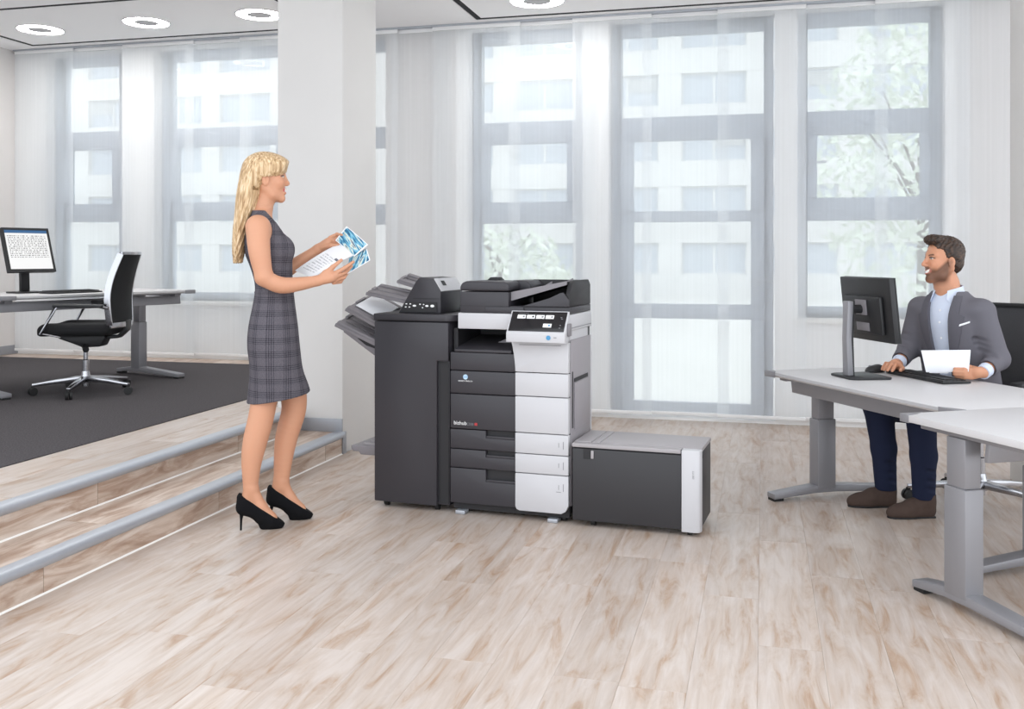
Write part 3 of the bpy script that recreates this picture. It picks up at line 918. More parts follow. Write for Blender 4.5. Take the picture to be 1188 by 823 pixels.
MB().prism([(F(-0.002), 0.755), (F(-0.002), 0.84), (F(-0.13), 0.885), (F(-0.19), 0.90), (F(-0.195), 0.88)], 'y', 0.03, 0.30).build('tray_bracket', M['charcoal_mid'], fin, bevel=0.004)
MB().prism([(F(-0.01), 0.80), (F(-0.01), 0.835), (F(-0.07), 0.858), (F(-0.11), 0.85), (F(-0.06), 0.815)], 'y', 0.027, 0.031).build('bracket_recess', M['charcoal_dark'], fin)
lt = MB().prism([(F(-0.002), 0.245), (F(-0.11), 0.245), (F(-0.12), 0.26), (F(-0.155), 0.26), (F(-0.165), 0.275), (F(-0.165), 0.29), (F(-0.002), 0.295)], 'y', 0.06, 0.34).build('booklet_tray', M['charcoal_mid'], fin, bevel=0.004)
MB().prism([(F(-0.002), 0.296), (F(-0.13), 0.292), (F(-0.002), 0.36)], 'y', 0.30, 0.338).build('tray_wing', M['charcoal_mid'], lt, bevel=0.003)
for q in range(3):
    MB().box(F(-0.11), F(-0.01), 0.09 + 0.07 * q, 0.105 + 0.07 * q, 0.293, 0.301).build('rib', M['cabinet_top'], lt)

# sheets lying in the third tray
sheet = MB().add([(-0.14, -0.11, 0.066), (0.0, -0.11, 0.0), (0.0, 0.11, 0.0484), (-0.14, 0.11, 0.1144), (-0.14, -0.11, 0.070), (0.0, -0.11, 0.004), (0.0, 0.11, 0.0524), (-0.14, 0.11, 0.1184)],
         [(3, 2, 1, 0), (4, 5, 6, 7), (0, 1, 5, 4), (1, 2, 6, 5), (2, 3, 7, 6), (3, 0, 4, 7)]).build('paper_sheet', M['paper'])
sheet.location = (PR0.x - 0.006 * math.cos(PRA) - 0.19 * math.sin(PRA), PR0.y - 0.006 * math.sin(PRA) + 0.19 * math.cos(PRA), 0.9485)
sheet.rotation_euler = (0, 0, PRA)
tag(sheet, 'printed white sheets lying in the finisher output tray', 'paper')

# --- main unit
prn = pr_root('multifunction_printer', 0.72)
tag(prn, 'large dark grey and white multifunction printer with touch panel', 'printer')
P = lambda x: x - 0.72
MB().box(P(0.418), P(1.024), 0.030, DEP, 0.05, 0.796).build('body', M['charcoal_dark'], prn, bevel=0.004)
MB().box(P(0.425), P(1.02), 0.035, DEP - 0.02, 0.022, 0.055).build('plinth', M['charcoal_dark'], prn)
sp = MB().box(P(1.0245), P(1.031), 0.03, DEP - 0.022, 0.08, 0.872).build('side_panel', M['printer_side'], prn, bevel=0.002)
MB().box(P(1.0245), P(1.031), DEP - 0.02, DEP + 0.004, 0.06, 0.872).build('rear_cover', M['printer_white'], prn, bevel=0.002)
MB().box(P(1.0315), P(1.040), 0.075, 0.33, 0.44, 0.665).build('side_door', M['printer_side'], prn, bevel=0.003)
MB().box(P(1.0315), P(1.0335), 0.075, 0.33, 0.667, 0.685).build('side_door_slot', M['charcoal_dark'], prn)
MB().box(P(1.0315), P(1.0335), 0.01 + 0.03, 0.055, 0.45, 0.72).build('side_seam', M['charcoal_dark'], prn)
# dark front panels (left) and white front panels (right); the border between them bows near the top
rowsL = [(0.712, 0.799, 'front_panel'), (0.598, 0.708, 'front_panel'), (0.424, 0.594, 'front_panel')]
lp = []
for (a, b, nm) in rowsL:
    lp.append(MB().box(P(0.419), P(0.758), 0.0, 0.030, a, b).build(nm, M['charcoal'], prn, bevel=0.004))
def drawer(z0, z1, h0, h1, hx=0.606, lip=0.0):
    d = MB().prism([(P(0.419), z0), (P(0.758), z0), (P(0.758), h0), (P(hx), h0), (P(hx), z1), (P(0.419), z1)], 'y', 0.0, 0.030)
    o = d.build('drawer', M['charcoal'], prn, bevel=0.003)
    MB().box(P(hx) + 0.001, P(0.757), 0.020, 0.029, h0 + 0.001, h1).build('handle_recess', M['charcoal_dark'], o)
    MB().prism([(0.002, h0), (0.016, h0), (0.010, h0 + 0.012), (0.002, h0 + 0.012)], 'x', P(hx) + 0.002, P(0.756)).build('handle_lip', M['charcoal'], o, bevel=0.002)
    return o
drawer(0.326, 0.420, 0.383, 0.420)
drawer(0.233, 0.322, 0.290, 0.322)
drawer(0.058, 0.229, 0.170, 0.229)
wl = lambda z: 0.760 if z < 0.72 else 0.760 - 0.022 * ((z - 0.72) / 0.15) ** 1.6
wrows = [(0.716, 0.862), (0.602, 0.712), (0.426, 0.598), (0.326, 0.422), (0.232, 0.322), (0.048, 0.228)]
for i, (a, b) in enumerate(wrows):
    n = 8 if i == 0 else 1
    left = [(P(wl(a + (b - a) * q / n)), a + (b - a) * q / n) for q in range(n + 1)]
    if i == 5:
        poly = [(P(0.760), a + 0.02), (P(0.766), a + 0.006), (P(0.780), a), (P(0.99), a), (P(1.012), a + 0.012), (P(1.026), a + 0.04), (P(1.026), b), (P(0.760), b)]
    else:
        poly = [(P(1.026), a), (P(1.026), b)] + left[::-1]
    o = MB().prism(poly, 'y', -0.006, 0.030).build('white_front_panel', M['printer_white'], prn, bevel=0.003)
    if i == 0:
        MB().box(P(0.78), P(0.99), -0.0072, -0.0055, 0.846, 0.8485).build('seam', M['icon_grey'], o)
    if i in (3, 4, 5):
        zc = (a + b) / 2 + (0.035 if i == 5 else 0)
        MB().box(P(1.001), P(1.0035), -0.0075, -0.0055, zc - 0.018, zc + 0.018).build('size_mark', M['icon_grey'], o)
        MB().box(P(0.978), P(0.980), -0.0075, -0.0055, zc - 0.010, zc + 0.012).build('size_mark', M['icon_grey'], o)
        if i == 5: MB().box(P(0.966), P(0.990), -0.0075, -0.0055, zc - 0.022, zc - 0.020).build('size_mark', M['icon_grey'], o)
# paper exit between body and scanner
MB().box(P(0.418), P(0.44), 0.05, DEP, 0.797, 0.914).box(P(0.44), P(1.02), DEP - 0.05, DEP, 0.797, 0.914).build('exit_cavity', M['charcoal_dark'], prn)
MB().box(P(0.745), P(1.024), 0.03, DEP - 0.051, 0.863, 0.9145).build('scanner_support', M['printer_white'], prn)
MB().prism([(0.0, 0.801), (DEP - 0.052, 0.801), (DEP - 0.052, 0.862), (0.05, 0.826), (0.0, 0.815)], 'x', P(0.442), P(0.738)).build('exit_tray', M['charcoal'], prn, bevel=0.003)
MB().prism([(P(0.60), 0.835), (P(0.74), 0.828), (P(0.74), 0.85), (P(0.66), 0.86)], 'y', 0.16, 0.30).build('paper_guide', M['charcoal_mid'], prn, bevel=0.002)
sc = MB().box(P(0.459), P(1.031), 0.0, DEP, 0.916, 0.994).build('scanner_body', M['printer_white'], prn, bevel=0.005)
MB().box(P(1.031), P(1.033), 0.02, DEP - 0.01, 0.928, 0.931).build('scanner_seam', M['icon_grey'], sc)
# document feeder
af = MB().box(P(0.468), P(0.722), 0.008, DEP - 0.01, 0.996, 1.098).build('feeder_body', M['charcoal'], prn, bevel=0.004)
MB().box(P(0.466), P(0.724), 0.0075, 0.012, 1.028, 1.030).build('feeder_seam', M['charcoal_dark'], af)
MB().prism([(P(0.467), 1.102), (P(0.722), 1.102), (P(0.722), 1.135), (P(0.705), 1.148), (P(0.50), 1.150), (P(0.478), 1.142), (P(0.467), 1.125)], 'y', 0.006, DEP - 0.1).build('feeder_lid', M['charcoal'], af, bevel=0.01, seg=3)
MB().prism([(P(0.52), 1.148), (P(0.60), 1.148), (P(0.58), 1.165), (P(0.54), 1.165)], 'y', 0.24, 0.30).build('feeder_handle', M['charcoal_dark'], af, bevel=0.003)
MB().prism([(P(0.66), 1.10), (P(0.78), 1.10), (P(0.78), 1.128), (P(0.755), 1.150), (P(0.68), 1.152)], 'y', 0.18, DEP - 0.02).build('feed_roller_cover', M['charcoal'], af, bevel=0.008, seg=3)
MB().box(P(0.723), P(1.029), 0.012, DEP - 0.012, 0.996, 1.030).box(P(0.60), P(0.80), 0.004, 0.0115, 0.997, 1.026).build('feeder_base', M['charcoal'], prn, bevel=0.004)
it = MB().add([(P(0.724), 0.05, 1.062), (P(1.005), 0.05, 1.138), (P(1.005), DEP - 0.03, 1.138), (P(0.724), DEP - 0.03, 1.062),
               (P(0.724), 0.05, 1.074), (P(1.005), 0.05, 1.150), (P(1.005), DEP - 0.03, 1.150), (P(0.724), DEP - 0.03, 1.074)],
              [(3, 2, 1, 0), (4, 5, 6, 7), (0, 1, 5, 4), (1, 2, 6, 5), (2, 3, 7, 6), (3, 0, 4, 7)]).build('input_tray', M['charcoal_dark'], prn)
MB().add([(P(0.724), 0.036, 1.055), (P(1.005), 0.036, 1.135), (P(1.005), 0.05, 1.135), (P(0.724), 0.05, 1.055),
          (P(0.724), 0.036, 1.098), (P(1.005), 0.036, 1.153), (P(1.005), 0.05, 1.153), (P(0.724), 0.05, 1.098)],
         [(3, 2, 1, 0), (4, 5, 6, 7), (0, 1, 5, 4), (1, 2, 6, 5), (2, 3, 7, 6), (3, 0, 4, 7)]).build('tray_rim', M['charcoal_mid'], it)
for (xx, yy) in ((0.83, 0.14), (0.90, 0.27)):
    MB().prism([(P(xx), 1.09 + (xx - .76) * .27), (P(xx + 0.07), 1.11 + (xx - .76) * .27), (P(xx + 0.07), 1.135 + (xx - .76) * .2)], 'y', yy, yy + 0.012).build('side_guide', M['charcoal_mid'], it)
MB().box(P(0.724), P(1.005), DEP - 0.028, DEP - 0.012, 1.03, 1.152).build('feeder_back_wall', M['charcoal_dark'], prn, bevel=0.003)
MB().prism([(0.014, 1.031), (0.014, 1.085), (0.05, 1.135), (0.09, 1.155), (DEP - 0.05, 1.155), (DEP - 0.014, 1.13), (DEP - 0.014, 1.031)], 'x', P(1.006), P(1.029)).build('feeder_end_wall', M['charcoal_dark'], prn, bevel=0.004)
MB().prism([(P(0.79), 1.031), (P(1.029), 1.031), (P(1.029), 1.06), (P(1.0), 1.10), (P(0.985), 1.098), (P(0.93), 1.072), (P(0.85), 1.048)], 'y', 0.0, 0.012).build('front_wedge', M['charcoal'], prn, bevel=0.003)
# tilted control panel
def cp(x, s, t):
    """s runs up the panel face, t out of it"""
    u = Vector((0, 0.081, 0.102)).normalized(); n = Vector((0, -u.z, u.y))
    p = Vector((0, -0.085, 0.908)) + u * s + n * t
    return (P(x), p.y, p.z)
def cpbox(x0, x1, s0, s1, t0, t1):
    return MB().add([cp(x0, s0, t0), cp(x1, s0, t0), cp(x1, s1, t0), cp(x0, s1, t0), cp(x0, s0, t1), cp(x1, s0, t1), cp(x1, s1, t1), cp(x0, s1, t1)],
                    [(0, 3, 2, 1), (4, 5, 6, 7), (0, 1, 5, 4), (1, 2, 6, 5), (2, 3, 7, 6), (3, 0, 4, 7)])
pan = MB().prism([(-0.085, 0.866), (-0.030, 0.862), (-0.007, 0.885), (-0.001, 0.92), (-0.001, 1.010), (-0.004, 1.010), (-0.085, 0.908)], 'x', P(0.742), P(1.032)).build('control_panel', M['printer_white'], prn, bevel=0.004)
scr = cpbox(0.750, 1.024, 0.012, 0.124, 0.0, 0.0035).build('touch_screen', M['panel_black'], pan, bevel=0.001)
for i in range(4):
    xx = 0.781 + i * 0.047
    cpbox(xx, xx + 0.041, 0.083, 0.104, 0.0036, 0.0048).build('screen_key', M['icon_white'], pan)
    cpbox(xx + 0.027, xx + 0.036, 0.089, 0.098, 0.0049, 0.0056).build('key_symbol', [M['icon_grey'], M['charcoal_dark'], M['icon_grey'], M['icon_grey']][i], pan)
cpbox(0.918, 0.959, 0.034, 0.055, 0.0036, 0.0048).build('screen_key', M['icon_white'], pan)
cpbox(0.943, 0.952, 0.040, 0.049, 0.0049, 0.0056).build('key_symbol', M['icon_blue'], pan)
cpbox(0.785, 0.835, 0.1135, 0.1155, 0.0036, 0.0044).build('screen_text', M['icon_grey'], pan)
for (xx, s) in ((0.996, 0.09), (1.0, 0.082), (0.998, 0.045), (0.997, 0.03)):
    cpbox(xx, xx + 0.008, s, s + 0.004, 0.0036, 0.0044).build('screen_mark', M['icon_grey'], pan)
MB().lathe([(0.011, -0.0875), (0.011, -0.085)], (P(0.952), 0, 0.890), n=16, axis='y').build('home_button', M['icon_blue'], pan)
MB().box(P(0.978), P(0.992), -0.0875, -0.085, 0.890, 0.893).build('status_light', M['icon_grey'], pan)
MB().box(P(1.0325), P(1.045), -0.05, -0.008, 0.895, 0.955).build('pen_holder', M['charcoal_mid'], pan, bevel=0.004)
# emblem and lettering
MB().lathe([(0.0125, -0.0016), (0.0125, 0.0)], (P(0.500), 0, 0.679), n=20, axis='y').build('emblem', M['icon_sky'], lp[1])
for q in range(3):
    MB().box(P(0.488), P(0.512), -0.0022, -0.0015, 0.6795 - 0.0045 * (q - 1) - 0.0006, 0.6795 - 0.0045 * (q - 1) + 0.0006).build('emblem_line', M['icon_blue'], lp[1])
fr = (PI / 2, 0, 0)
lettering('KONICA MINOLTA', 0.0088, M['icon_white'], lp[1], (P(0.500), -0.001, 0.656), fr, align='CENTER')
lettering('bizhub', 0.026, M['icon_white'], lp[2], (P(0.438), -0.001, 0.443), fr)
lettering('C558', 0.017, M['icon_grey'], lp[2], (P(0.505), -0.001, 0.443), fr)
MB().box(P(0.548), P(0.563), -0.0016, 0.0, 0.443, 0.456).build('red_badge', M['icon_red'], lp[2])
for (x, m) in ((0.47, 'alu'), (0.945, 'alu')):
    MB().box(P(x) - 0.025, P(x) + 0.025, 0.0, 0.06, 0.001, 0.020).build('stabiliser_foot', M[m], prn, bevel=0.003)
for (x, y) in ((0.45, 0.10), (0.99, 0.06), (0.45, 0.36), (0.99, 0.36)): caster(prn, P(x), y, 0.018)

# --- paper cabinet
cab = pr_root('paper_cabinet', 1.35)
tag(cab, 'low dark grey paper cabinet with white corner docked beside the printer', 'paper cabinet')
Q = lambda x: x - 1.35
CD = 0.335
MB().box(Q(1.049), Q(1.645), 0.004, CD, 0.030, 0.372).build('body', M['cabinet_front'], cab, bevel=0.004)
MB().box(Q(1.049), Q(1.560), -0.014, 0.0035, 0.030, 0.368).build('door', M['cabinet_front'], cab, bevel=0.004)
MB().box(Q(1.558), Q(1.563), -0.010, 0.0, 0.376, 0.392).build('seam', M['charcoal_dark'], cab)
MB().box(Q(1.046), Q(1.558), -0.016, 0.03, 0.374, 0.392).build('front_rail', M['cabinet_top'], cab, bevel=0.003)
for (a, b) in ((1.046, 1.128), (1.131, 1.170), (1.173, 1.646)):
    MB().box(Q(a), Q(b), 0.032, CD + 0.004, 0.374, 0.394).build('top_plate', M['cabinet_top'], cab, bevel=0.003)
ce = MB().prism([(Q(1.562), -0.018), (Q(1.625), -0.018), (Q(1.643), -0.010), (Q(1.650), 0.010), (Q(1.650), 0.031), (Q(1.562), 0.031)], 'z', 0.020, 0.392).build('white_corner', M['printer_white'], cab, bevel=0.004)
lettering('LU-303', 0.012, M['icon_grey'], ce, (Q(1.612), -0.0185, 0.30), (PI / 2, PI / 2, 0))
lat = MB().box(Q(1.102), Q(1.138), -0.0175, -0.0145, 0.322, 0.368).build('latch_recess', M['charcoal_dark'], cab)
MB().box(Q(1.139), Q(1.152), -0.019, -0.0145, 0.324, 0.362).build('latch', M['cabinet_top'], cab, bevel=0.002)
MB().box(Q(1.6455), Q(1.648), 0.06, 0.075, 0.345, 0.36).build('side_catch', M['charcoal_dark'], cab)
for (x, y) in ((1.14, 0.03), (1.595, 0.02), (1.14, 0.29), (1.595, 0.29)): caster(cab, Q(x), y, 0.017)
# ------------------------------------------------------------------ height-adjustable desks
def desk(loc, rz, L, W, H, legs, label, split=0.62, beam_y=0.12):
    r = empty('height_adjustable_desk', loc, rz)
    tag(r, label, 'desk', 'pale grey desks with silver T-legs')
    T = 0.026
    pr = [(0, H), (W, H), (W, H - 0.016), (W - 0.012, H - T), (0.012, H - T), (0, H - 0.016)]
    MB().prism([(p[0], p[1]) for p in pr], 'x', 0, L).build('desk_top', M['desktop'], r, bevel=0.0015)
    MB().box(0.02, L - 0.02, -0.0015, 0.0, H - 0.015, H - 0.003).build('edge_strip', M['desk_edge'], r)
    for (x, y) in ((0, 0), (L, 0), (0, W), (L, W)):
        sx = 1 if x == 0 else -1; sy = 1 if y == 0 else -1
        MB().prism([(x - sx * 0.003, y - sy * 0.003), (x + sx * 0.10, y - sy * 0.003), (x + sx * 0.05, y + sy * 0.03), (x + sx * 0.012, y + sy * 0.045), (x - sx * 0.003, y + sy * 0.045)],
                   'z', H - T - 0.003, H + 0.0015).build('corner_clip', M['silver'], r, bevel=0.001)
    MB().prism([(beam_y, H - 0.045), (beam_y + 0.022, H - 0.045), (beam_y + 0.03, H - 0.115), (beam_y + 0.008, H - 0.115)], 'x', 0.05, L - 0.05).build('cross_beam', M['silver'], r, bevel=0.003)
    for (x, cy, fy0, fy1) in legs:
        leg = MB().box(x - 0.040, x + 0.040, cy - 0.055, cy + 0.055, 0.05, H * split).build('leg', M['silver'], r, bevel=0.006)
        MB().box(x - 0.034, x + 0.034, cy - 0.047, cy + 0.047, H * split, H - 0.05).build('inner_tube', M['silver'], leg, bevel=0.004)
        MB().box(x - 0.03, x + 0.03, 0.06, W - 0.06, H - 0.049, H - T).build('support_arm', M['silver'], leg, bevel=0.004)
        f = MB()
        f.prism([(fy0, 0.012), (fy0, 0.040), (cy - 0.06, 0.068), (cy + 0.06, 0.068), (fy1, 0.040), (fy1, 0.012), (cy + 0.06, 0.030), (cy - 0.06, 0.030)], 'x', x - 0.037, x + 0.037)
        ft = f.build('foot', M['silver'], r, bevel=0.005)
        for y in (fy0 + 0.03, fy1 - 0.03):
            MB().box(x - 0.03, x + 0.03, y - 0.028, y + 0.028, 0.0005, 0.016).build('glide', M['rubber'], ft)
    return r

UD = Vector((0.513, -0.858, 0)).normalized(); VD = Vector((UD.y * -1, UD.x, 0))
A1 = Vector((0.013, 5.31, 0))
def on_desk(t, v, z=0.0):
    p = A1 + UD * t + VD * v
    return Vector((p.x, p.y, z))
DH = 0.67
desk(A1, math.atan2(UD.y, UD.x), 1.40, 0.76, DH, [(0.07, 0.30, -0.01, 0.70), (1.345, 0.46, 0.09, 0.72)], 'pale grey desk with silver T-legs where the man in the suit sits')
O2 = Vector((0.511, 3.978, 0)) + UD * 0.8
desk(O2, math.atan2(VD.y, VD.x), 1.6, 0.80, DH, [(0.07, 0.55, 0.06, 0.78), (1.5, 0.55, 0.06, 0.78)], 'empty pale grey desk closest to the camera, cut by the picture edge', split=0.66, beam_y=0.40)

PD = Vector((-0.30, -0.954, 0)).normalized(); QD = Vector((-PD.y, PD.x, 0))
E1 = Vector((-4.50, 7.07, PZ + 0.004)) - QD * 0.8
LDH = 0.715
desk(E1, math.atan2(PD.y, PD.x), 1.62, 0.80, LDH, [(0.12, 0.25, 0.0, 0.78), (1.54, 0.25, 0.0, 0.72)], 'grey desk on the carpet carrying the computer screen', beam_y=0.66)
O3 = Vector((-4.87, 5.53, PZ + 0.004)) + PD * 0.12
desk(O3, math.atan2(-QD.y, -QD.x), 1.4, 0.80, LDH, [(0.62, 0.40, 0.04, 0.76), (1.3, 0.40, 0.04, 0.76)], 'desk end on the carpet at the left picture edge')

# ------------------------------------------------------------------ office chairs
def swivel_chair(loc, rz, label, black_frame, arm_h=0.66, base_rot=0.0):
    r = empty('office_chair', loc, rz)
    tag(r, label, 'chair', 'black swivel office chairs')
    fr_m = M['black'] if black_frame else M['chrome']
    # five-star base
    hub = MB().lathe([(0.034, 0.075), (0.036, 0.12), (0.030, 0.135), (0.026, 0.16)], n=20).build('base_hub', M['chrome'], r)
    for q in range(5):
        a = base_rot + 2 * PI * q / 5
        c, s = math.cos(a), math.sin(a)
        lg = MB().bar([(0.02 * c, 0.02 * s, 0.105), (0.19 * c, 0.19 * s, 0.092), (0.35 * c, 0.35 * s, 0.072)], [0.05, 0.036, 0.026], [0.040, 0.030, 0.020]).build('base_leg', M['chrome'], r, bevel=0.004)
        cx_, cy_ = 0.345 * c, 0.345 * s
        cm = MB()
        for o in (-0.013, 0.013):
            n = Vector((-s, c, 0))
            w = MB().lathe([(0.010, -0.009), (0.028, -0.008), (0.028, 0.008), (0.010, 0.009)], n=16, axis='x')
            ang = a + PI / 2 + 0.5
            for (x, y, z) in w.v:
                cm.v.append((cx_ + n.x * 0 + (x + o) * math.cos(ang) - y * math.sin(ang), cy_ + (x + o) * math.sin(ang) + y * math.cos(ang), z + 0.029))
            k0 = len(cm.v) - len(w.v)
            cm.f += [tuple(i + k0 for i in f) for f in w.f]
        cm.lathe([(0.012, 0.035), (0.012, 0.066)], (cx_, cy_, 0), n=10)
        cm.build('caster', M['rubber'], lg)
    MB().lathe([(0.024, 0.05), (0.024, 0.24), (0.016, 0.245), (0.016, 0.36)], n=16).build('gas_column', M['chrome'], r)
    mech = MB().prism([(-0.16, 0.40), (-0.13, 0.34), (0.0, 0.335), (0.06, 0.36), (0.17, 0.40), (0.17, 0.425), (-0.16, 0.425)], 'y', -0.075, 0.075).build('mechanism', M['black'], r, bevel=0.012)
    MB().tube([(-0.02, 0.07, 0.345), (-0.05, 0.13, 0.325)], 0.022).build('tension_knob', M['black'], mech)
    MB().tube([(0.10, -0.07, 0.40), (0.14, -0.23, 0.395)], 0.006).build('lever', M['black'], mech)
    # seat cushion
    fs = Field((-0.30, -0.30, 0.40), (0.32, 0.30, 0.56), 0.012)
    s, X, Y, Z = fs.sub((-1, -1, -1), (1, 1, 1))
    zc = 0.465 - 0.9 * np.clip(X - 0.17, 0, 1) ** 2 * 3 + 0.25 * (Y ** 2)
    qx = np.maximum(np.abs(X - 0.01) - 0.20, 0); qy = np.maximum(np.abs(Y) - 0.19, 0); qz = np.maximum(np.abs(Z - zc) - 0.012, 0)
    fs.D[s] = np.sqrt((qx) ** 2 + (qy) ** 2 + (qz * 1.6) ** 2) - 0.05
    fs.build('seat', M['black_soft'], r)
    # backrest: a bowed mesh panel in a frame
    H0, H1, n = 0.50, 1.01, 14
    def bk(t):
        z = H0 + (H1 - H0) * t
        x = -0.245 - 0.02 * math.sin(t * PI) * -1 - 0.02 * t - 0.10 * max(0, t - 0.35) ** 1.6
        w = 0.215 + 0.025 * math.sin(PI * min(1, t * 1.1)) - 0.02 * t
        return x, z, w
    def bow(x, y, w): return x - 0.045 * (1 - (y / w) ** 2)
    vs, fc = [], []
    ny = 10
    for th in (0.0, -0.012):
        for i in range(n + 1):
            x, z, w = bk(i / n)
            for j in range(ny + 1):
                y = (-w + 2 * w * j / ny) * 0.96
                vs.append((bow(x, y, w) + th, y, z))
    N = (n + 1) * (ny + 1)
    for l in (0, 1):
        for i in range(n):
            for j in range(ny):
                q = (l * N + i * (ny + 1) + j, l * N + i * (ny + 1) + j + 1, l * N + (i + 1) * (ny + 1) + j + 1, l * N + (i + 1) * (ny + 1) + j)
                fc.append(q if l == 0 else q[::-1])
    for i in range(n):
        for j in (0, ny):
            a, b = i * (ny + 1) + j, (i + 1) * (ny + 1) + j
            fc.append((a, b, b + N, a + N))
    for j in range(ny):
        for i in (0, n):
            a = i * (ny + 1) + j
            fc.append((a, a + 1, a + 1 + N, a + N))
    back = MB().add(vs, fc).build('backrest', M['mesh'] if black_frame else M['black_soft'], r, smooth=60)
    for sgn in (-1, 1):
        pts = [(bk(i / n)[0], sgn * bk(i / n)[2], bk(i / n)[1]) for i in range(n + 1)]
        MB().bar(pts, 0.044 if not black_frame else 0.035, 0.016, up=(0, 1, 0)).build('frame_side', fr_m, back, bevel=0.004)
    for t, nm in ((0.0, 'frame_bottom'), (1.0, 'frame_top')):
        x, z, w = bk(t)
        pts = [(bow(x, y, w), y, z) for y in [-w + 2 * w * j / 10 for j in range(11)]]
        MB().bar(pts, 0.03, 0.04 if t == 0 else 0.022).build(nm, fr_m, back, bevel=0.004)
    MB().bar([(-0.10, 0, 0.40), (-0.24, 0, 0.41), (-0.295, 0, 0.46), (-0.30, 0, 0.53)], 0.09, 0.024).build('back_bracket', M['black'], r, bevel=0.006)
    # armrests
    for sgn in (-1, 1):
        y = sgn * 0.275
        if black_frame:
            ar = MB().bar([(0.12, y, arm_h), (0.0, y, arm_h), (-0.14, y, arm_h)], [0.07, 0.085, 0.07], 0.03).build('armrest', M['black'], r, bevel=0.012)
            MB().bar([(0.0, y, arm_h - 0.01), (0.0, y, 0.47), (0.0, sgn * 0.2, 0.43)], 0.05, 0.02, up=(0, 1, 0)).build('arm_post', M['black'], ar, bevel=0.004)
        else:
            ar = MB().bar([(0.12, y, arm_h), (0.0, y, arm_h), (-0.22, y, arm_h - 0.005)], 0.045, 0.024).build('armrest', M['black'], r, bevel=0.008)
            MB().tube([(0.10, y, arm_h - 0.008), (0.20, y, 0.45), (0.10, sgn * 0.20, 0.425)], 0.012).tube([(-0.24, sgn * 0.25, arm_h - 0.02), (-0.20, y, arm_h - 0.008)], 0.012).build('arm_post', M['chrome'], ar)
    return r
swivel_chair((-4.74, 6.05, PZ + 0.0045), math.atan2(-0.30, -0.95), 'empty office chair with chrome framed mesh back on the carpet', False, arm_h=0.645, base_rot=0.35)
CHR = on_desk(0.44, 0.98)
swivel_chair((CHR.x, CHR.y, 0.0005), math.atan2(-VD.y, -VD.x) + math.radians(12), 'black mesh office chair under the seated man', True, arm_h=0.645, base_rot=0.5)

# ------------------------------------------------------------------ screens, keyboards, mice
def screen_mat():
    """a bright table of figures under a blue title bar, flat print on the screen"""
    m, nt, b = new_mat('table_on_screen')
    tc = nt.nodes.new('ShaderNodeTexCoord'); sp_ = nt.nodes.new('ShaderNodeSeparateXYZ')
    nt.links.new(tc.outputs['Generated'], sp_.inputs[0])
    def mth(op, a, c=None):
        k = nt.nodes.new('ShaderNodeMath'); k.operation = op
        for i, q in enumerate((a, c)):
            if q is None: continue
            if isinstance(q, (int, float)): k.inputs[i].default_value = q
            else: nt.links.new(q, k.inputs[i])
        return k.outputs[0]
    y, z = sp_.outputs['Y'], sp_.outputs['Z']
    rows = mth('GREATER_THAN', mth('FRACT', mth('MULTIPLY', z, 22)), 0.5)
    nz = nt.nodes.new('ShaderNodeTexNoise'); nz.inputs['Scale'].default_value = 1; nz.inputs['Detail'].default_value = 1
    cv = nt.nodes.new('ShaderNodeCombineXYZ')
    nt.links.new(mth('MULTIPLY', y, 34), cv.inputs[0]); nt.links.new(mth('FLOOR', mth('MULTIPLY', z, 22)), cv.inputs[1])
    nt.links.new(cv.outputs[0], nz.inputs['Vector'])
    ink = mth('MULTIPLY', rows, mth('GREATER_THAN', nz.outputs['Fac'], 0.5))
    ink = mth('MULTIPLY', ink, mth('MULTIPLY', mth('GREATER_THAN', z, 0.3), mth('LESS_THAN', z, 0.88)))
    ink = mth('MULTIPLY', ink, mth('MULTIPLY', mth('GREATER_THAN', y, 0.05), mth('LESS_THAN', y, 0.95)))
    mx = nt.nodes.new('ShaderNodeMix'); mx.data_type = 'RGBA'
    mx.inputs['A'].default_value = (1, 1, 1, 1); mx.inputs['B'].default_value = srgb(110, 106, 108)
    nt.links.new(ink, mx.inputs['Factor'])
    m2 = nt.nodes.new('ShaderNodeMix'); m2.data_type = 'RGBA'; m2.inputs['B'].default_value = srgb(38, 98, 150)
    nt.links.new(mx.outputs['Result'], m2.inputs['A']); nt.links.new(mth('GREATER_THAN', z, 0.925), m2.inputs['Factor'])
    b.inputs['Base Color'].default_value = (0.02, 0.02, 0.02, 1)
    nt.links.new(m2.outputs['Result'], b.inputs['Emission Color'])
    b.inputs['Emission Strength'].default_value = 0.72
    b.inputs['Roughness'].default_value = 0.3
    return m
M['screen'] = screen_mat()

